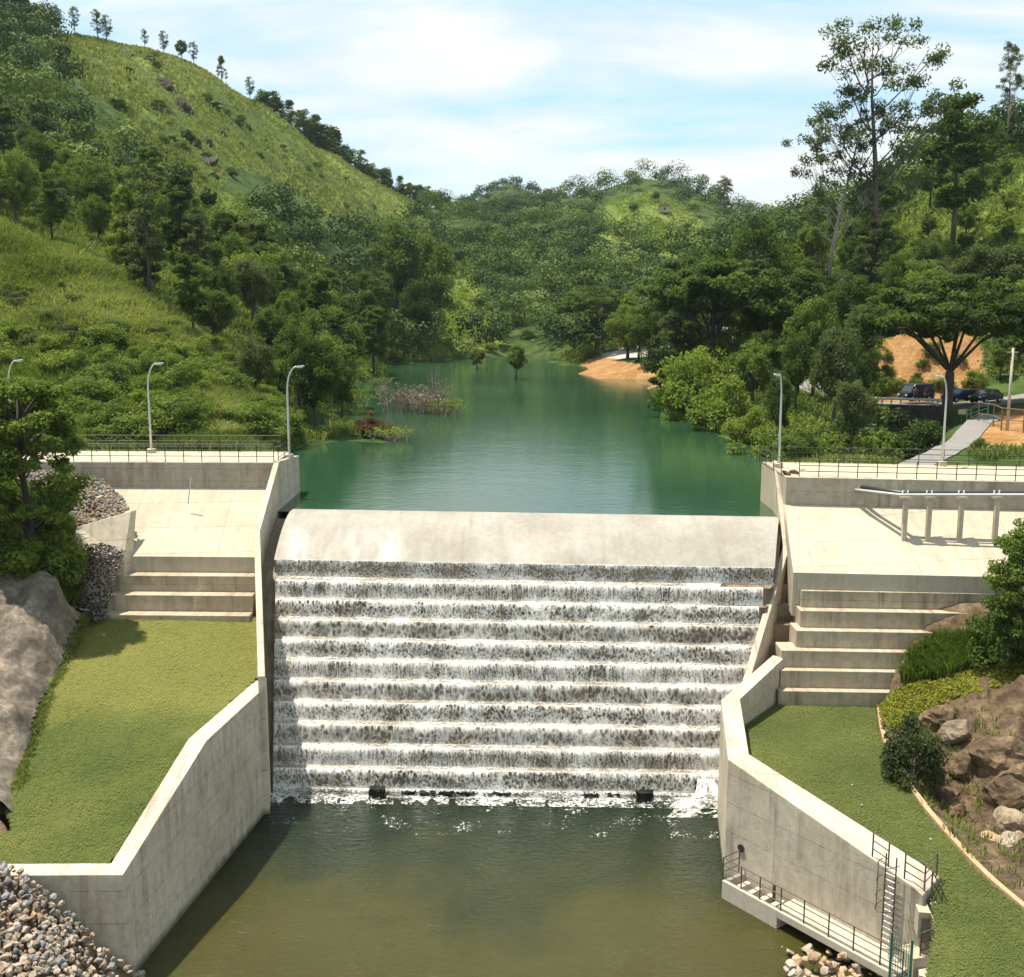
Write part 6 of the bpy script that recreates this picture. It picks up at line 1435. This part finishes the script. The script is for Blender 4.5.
for nm, poly, y0, y1, cnt, (h0, h1), lf, lb, gp_ in SH:
    k = 0; tries = 0
    while k < cnt and tries < 4000:
        tries += 1; Y = math.exp(rs.uniform(math.log(y0), math.log(y1))); px = rs.uniform(min(p[0] for p in poly), max(p[0] for p in poly)); p = on_ground(px, Y)
        if p.z < LAKE_Z+.3: continue
        q = proj(*p)
        if not inpoly([q[0]], [q[1]], poly)[0]: continue
        plant(nm, 'shrub', 80+rs.randrange(4), lf, 'bark_mid', p-Vector((0, 0, .1)), rs.uniform(h0, h1), lb, 'shrub', gp_, wide=rs.uniform(.9, 1.5)); k += 1
# shrubs in the gullies of the left hill
for (x0, y0), (x1, y1), cnt in [((122, 50), (165, 95), 4), ((165, 92), (216, 188), 9), ((196, 80), (258, 135), 6), ((138, 112), (200, 152), 8), ((232, 122), (282, 172), 5), ((92, 62), (112, 86), 3), ((205, 150), (250, 185), 5), ((285, 140), (330, 180), 4)]:
    k = 0; tries = 0
    while k < cnt and tries < 60:
        tries += 1; t = rs.random(); qx, qy = lerp(x0, x1, t)+rs.gauss(0, 4), lerp(y0, y1, t)+rs.gauss(0, 4); best = None
        for Y in np.linspace(240, 470, 60):
            p = on_ground(qx, Y) if False else Vector(((qx-512)/FPX*Y*1.0, Y, 0)); p.z = gz(p.x, p.y); e = abs(proj(*p)[1]-qy)
            if best is None or e < best[0]: best = (e, p)
        if best[0] > 5: continue
        plant('shrub', 'shrub', 80+rs.randrange(4), rs.choice(['leaf_dark', 'leaf_mid', 'leaf_grey']), 'bark_mid', best[1]-Vector((0, 0, .3)), rs.uniform(1.2, 3.6), 'shrub in a gully of the grassy left hill', 'shrub', 'shrubs in the gullies of the left hill', wide=rs.uniform(.9, 1.5)); k += 1
for px, Y, top, lf, w, lb in [(868, 103, 400, 'leaf_mid', 1.1, 'mid green bush half hiding the dark stair on the right bank'), (884, 109, 404, 'leaf_grey', 1.0, 'grey-green bush at the foot of the dark masonry wall'), (846, 96, 416, 'leaf_mid', 1.2, 'mid green bush left of the dark stair on the right bank'), (925, 106, 414, 'leaf_dark', .9, 'dark bush below the guard rail beside the big tree trunk'), (880, 128, 370, 'leaf_mid', .9, 'mid green bush standing at the left foot of the orange cut bank'), (975, 128, 366, 'leaf_light', 1.0, 'light green bush at the right foot of the orange cut bank')]:
    hs(px, Y, top, lf, lb, 90+px % 4, w)
# rock outcrops on the left hill
for i, (px, Y, s) in enumerate([(165, 318, 6), (180, 312, 7), (205, 300, 6.5), (208, 285, 7), (150, 330, 5), (220, 318, 4), (128, 325, 4), (160, 350, 4), (245, 345, 4.5)]):
    p = on_ground(px, Y); boulder('rock_outcrop', p-Vector((0, 0, s*.22)), s*1.2, 'stone_masonry', 40+i, 'dark rock outcrop showing through the grass of the left hill', 'rock', 'dark outcrops on the left hill', .8)
# ---- grass and undergrowth, nobody could count it
rng = np.random.default_rng(55)
def scatter(n, y0, y1, mask, x0=-60, x1=1090):
    Y = np.exp(rng.uniform(math.log(y0), math.log(y1), n)); px = rng.uniform(x0, x1, n); x = (px-512)/FPX*Y; z = ground(x, Y); qx, qy = proj(x, Y, z); ok = mask(qx, qy, Y, z); return np.stack([x, Y, z], 1)[ok]
P = scatter(60000, 80, 190, lambda a, b, Y, z: inpoly(a, b, GRASS_NEAR[0][0]), -120, 260)
V = blades(P, 6, 1.25*(1+.5*fbm(P[:, 0]/3, P[:, 1]/3, 71, 3)), .16, rng, .5, .8, ct=.5+.42*fbm(P[:, 0]/5, P[:, 1]/5, 72, 4)); o = mesh_np('tall_grass', V[0], V[1], M['grass_tall'], None, tint=V[2]); tag(o, kind='stuff')
P = scatter(60000, 225, 640, lambda a, b, Y, z: inpoly(a, b, GRASS_HILL[0][0]) & (rng.random(len(a)) > .75*gully(a, b)), -20, 450)
V = blades(P, 4, .9, .4, rng, 1.0, .8, .2, ct=.5+.4*fbm(P[:, 0]/14, P[:, 1]/14, 73, 4)); o = mesh_np('hill_grass', V[0], V[1], M['grass_hill'], None, tint=V[2]); tag(o, kind='stuff')
def under(a, b, Y, z): return (z > LAKE_Z+.15) & ~inpoly(a, b, GRASS_NEAR[0][0]) & ~(inpoly(a, b, GRASS_HILL[0][0]) & (Y > 225)) & ~((Y > 108) & (Y < 128) & (a > 840)) & ~((Y < 108) & inpoly(a, b, [(880, 475), (960, 408), (1005, 412), (1000, 432), (955, 475)])) & ~((Y < 112) & inpoly(a, b, SOIL[4][0])) & ~(inpoly(a, b, SOIL[0][0]) & (Y < 145)) & ~(inpoly(a, b, SOIL[1][0])) & ~(inpoly(a, b, PATHS[0][0])) & ~((Y < 74)) & ~(inpoly(a, b, SOIL[2][0]) & (Y < 110))
P = scatter(60000, 75, 640, lambda a, b, Y, z: under(a, b, Y, z) & ((Y < 270) | inpoly(a, b, GRASS_MID[0][0]) | inpoly(a, b, GRASS_MID[2][0]) | inpoly(a, b, GRASS_MID[3][0]))); s = np.clip(P[:, 1]/150, .5, 3)
sel = rng.random(len(P)) < .65
for q, (lf, msk) in enumerate([('leaf_mid', fbm(P[:, 0]/16, P[:, 1]/16, 75, 3) < .12), ('leaf_light', fbm(P[:, 0]/16, P[:, 1]/16, 75, 3) >= .12)]):
    Q = P[sel & msk]; sc_ = np.clip(Q[:, 1]/140, .5, 2.6)
    V = leaf_quads(Q+np.stack([0*sc_, 0*sc_, .45*sc_], 1), .95*sc_, 18, .40*sc_, rng, flat=.75, ctint=np.clip(.5+.5*fbm(Q[:, 0]/7, Q[:, 1]/7, 76, 3)+rng.normal(0, .12, len(Q)), 0, 1))
    o = mesh_np('undergrowth', V[0], V[1], M[lf], None, tint=V[2]); tag(o, kind='stuff')
P2 = P[~sel]; P2 = P2[P2[:, 1] < 260]
V = blades(P2, 10, 1.1*np.clip(P2[:, 1]/110, .7, 1.8), .14, rng, .7, .7, .2); o = mesh_np('bank_grass', V[0], V[1], M['grass_tall'], None, tint=V[2]); tag(o, kind='stuff')
P = scatter(26000, 78, 125, lambda a, b, Y, z: (z > LAKE_Z+.3) & inpoly(a, b, [(185, 335), (215, 338), (262, 385), (290, 442), (215, 442), (190, 400)]), 150, 320)
V = blades(P, 8, 1.3, .11, rng, .4, .8, ct=.6+.35*fbm(P[:, 0]/4, P[:, 1]/4, 77, 3)); o = mesh_np('tall_grass', V[0], V[1], M['grass_tall'], None, tint=V[2]); tag(o, kind='stuff')
# bank behind the left deck: dense weeds
P = scatter(9000, 74.5, 100, lambda a, b, Y, z: (a < 300) & (z > LAKE_Z+.2) & ~inpoly(a, b, SOIL[2][0]), -80, 300)
V = blades(P, 9, .95, .1, rng, .4, .7, .2); o = mesh_np('weeds', V[0], V[1], M['leaf_mid'], None, tint=V[2]); tag(o, kind='stuff')
# lawns
def lawn_blades(hf, poly, n, h, name):
    xs = [p[0] for p in poly]; ys = [p[1] for p in poly]; x = rng.uniform(min(xs), max(xs), n); y = rng.uniform(min(ys), max(ys), n); ok = inpoly(x, y, poly); x = x[ok]; y = y[ok]
    k = fbm(x*.6, y*.6, 61, 3); keep = rng.random(len(x)) < np.clip(.55+k*.9, .08, 1); x = x[keep]; y = y[keep]
    V = blades(np.stack([x, y, hf(x, y)], 1), 4, h, .03, rng, .07, .8, .2); o = mesh_np(name, V[0], V[1], M['grass_lawn'], None, tint=V[2]); tag(o, kind='stuff')

for hf_, pl_, nm_ in ((lawnz, lpoly, 'l'), (lawnRz, rl, 'r')):
    xs = [p[0] for p in pl_]; ys = [p[1] for p in pl_]; x = rng.uniform(min(xs)-.1, max(xs)+.1, 150000); y = rng.uniform(min(ys)-.1, max(ys)+.1, 150000); ok = inpoly(x, y, pl_); x = x[ok]; y = y[ok]
    V = leaf_quads(np.stack([x, y, hf_(x, y)+.035], 1), .05, 2, .06, rng, flat=.5, up=2.2, out=0, rnd=.45, asp=.4, ctint=np.clip((.42 if nm_ == 'l' else .30)+.3*fbm(x*.5, y*.5, 81, 4)+rng.normal(0, .09, len(x))+(.75*np.clip((y-46.5+2*fbm(x*.3, y*.3, 82, 3))/4, 0, 1) if nm_ == 'l' else 0), 0, 1))
    o = mesh_np('lawn_grass', V[0], V[1], M['grass_lawn'], None, tint=V[2]); tag(o, kind='stuff')
# right bank: reeds, yellow ground cover, grass at the edges
def bankpts(n, poly): 
    xs = [p[0] for p in poly]; ys = [p[1] for p in poly]; x = rng.uniform(min(xs), max(xs), n); y = rng.uniform(min(ys), max(ys), n); ok = inpoly(x, y, poly); x = x[ok]; y = y[ok]; return np.stack([x, y, rbankz(x, y)+.1], 1)
poly = [(p.x, p.y) for p in (at(903, 692, 53.9), at(908, 678, 55.0), at(935, 664, 55.5), at(985, 656, 54.7), at(1000, 672, 53.6), at(950, 690, 53.0))]
rg = empty('reed_clump', Vector((*poly[0], 6))); tag(rg, 'lush bright green reed clump at the end of the right steps', 'reeds')
V = blades(bankpts(900, poly), 12, .9, .06, rng, .25, .7, .2); mesh_np('blades', V[0], V[1], M['leaf_mid'], rg, tint=V[2])
poly = [(p.x, p.y) for p in (at(880, 705, 53.2), at(896, 690, 53.9), at(940, 680, 52.8), at(1000, 668, 53.0), at(1024, 655, 53.8), at(1024, 680, 51.6), at(960, 700, 51.2), at(925, 715, 51.0), at(890, 735, 50.8))]
V = leaf_quads(bankpts(1500, poly)+np.array([0, 0, .12]), .3, 16, .14, rng, flat=.4, tsd=.2); o = mesh_np('ground_cover', V[0], V[1], M['leaf_yellow'], None, tint=V[2]); tag(o, kind='stuff')
poly = [(p.x, p.y) for p in (at(980, 660, 54), at(1000, 600, 57.5), at(1060, 560, 59.5), at(1090, 680, 52))]
V = blades(bankpts(900, poly), 8, .7, .07, rng, .3, .8, .2); o = mesh_np('bank_grass', V[0], V[1], M['leaf_mid'], None, tint=V[2]); tag(o, kind='stuff')
V = blades(bankpts(700, [(p.x+.1, p.y) for p in CUR]+[(CUR[-1].x+3, CUR[-1].y+2), (CUR[0].x+4, CUR[0].y-1)]), 5, .35, .05, rng, .2, .8, .2); o = mesh_np('bank_grass', V[0], V[1], M['grass_tall'], None, tint=V[2]); tag(o, kind='stuff')
P_ = bankpts(1600, [(25.5, 41), (44, 39), (45, 61), (29, 60), (26.5, 52)])
V = blades(P_, 8, .8, .07, rng, .5, .8, .2); o = mesh_np('bank_grass', V[0], V[1], M['grass_tall'], None, tint=V[2]); tag(o, kind='stuff')
# ragged grass where the left lawn meets the rock
E_ = []
for k_ in range(1, 6):
    (x0, y0), (x1, y1) = rp[k_], rp[k_+1]
    for _ in range(int(40*math.hypot(x1-x0, y1-y0))): t = rng.random(); E_.append((lerp(x0, x1, t)+rng.normal(.05, .12), lerp(y0, y1, t)))
E_ = np.array(E_); V = blades(np.stack([E_[:, 0], E_[:, 1], np.maximum(lawnz(E_[:, 0], E_[:, 1]), bankz(E_[:, 0], E_[:, 1])-.3)], 1), 6, .22, .035, rng, .1, .8, .2); o = mesh_np('bank_grass', V[0], V[1], M['grass_tall'], None, tint=V[2]); tag(o, kind='stuff')
# left bank: grass between bush and scree
poly = [(p.x, p.y) for p in (at(-70, 580, 57), at(40, 580, 57.4), at(78, 560, 60), at(72, 528, 62), at(20, 500, 64.5), at(-70, 490, 65))]
xs = [p[0] for p in poly]; ys = [p[1] for p in poly]; x = rng.uniform(min(xs), max(xs), 4000); y = rng.uniform(min(ys), max(ys), 4000); ok = inpoly(x, y, poly); x = x[ok]; y = y[ok]
V = blades(np.stack([x, y, bankz(x, y)], 1), 9, .85, .07, rng, .3, .8, .2); o = mesh_np('bank_grass', V[0], V[1], M['leaf_mid'], None, tint=V[2]); tag(o, kind='stuff')

# ================================================================ AIR
HAZE = True
hm = bpy.data.materials.new('valley_air'); hm.use_nodes = True; hn = hm.node_tree; hn.nodes.clear()
ho_ = hn.nodes.new('ShaderNodeOutputMaterial'); pv = hn.nodes.new('ShaderNodeVolumePrincipled'); pv.inputs['Color'].default_value = (.80, .90, 1.0, 1); pv.inputs['Density'].default_value = 0.00006; pv.inputs['Anisotropy'].default_value = 0.2
hn.links.new(pv.outputs[0], ho_.inputs['Volume'])
hz = None if not HAZE else MB().box((0, 1000, 118), (9000, 8000, 244)).build('haze', hm)
if hz: tag(hz, kind='stuff')
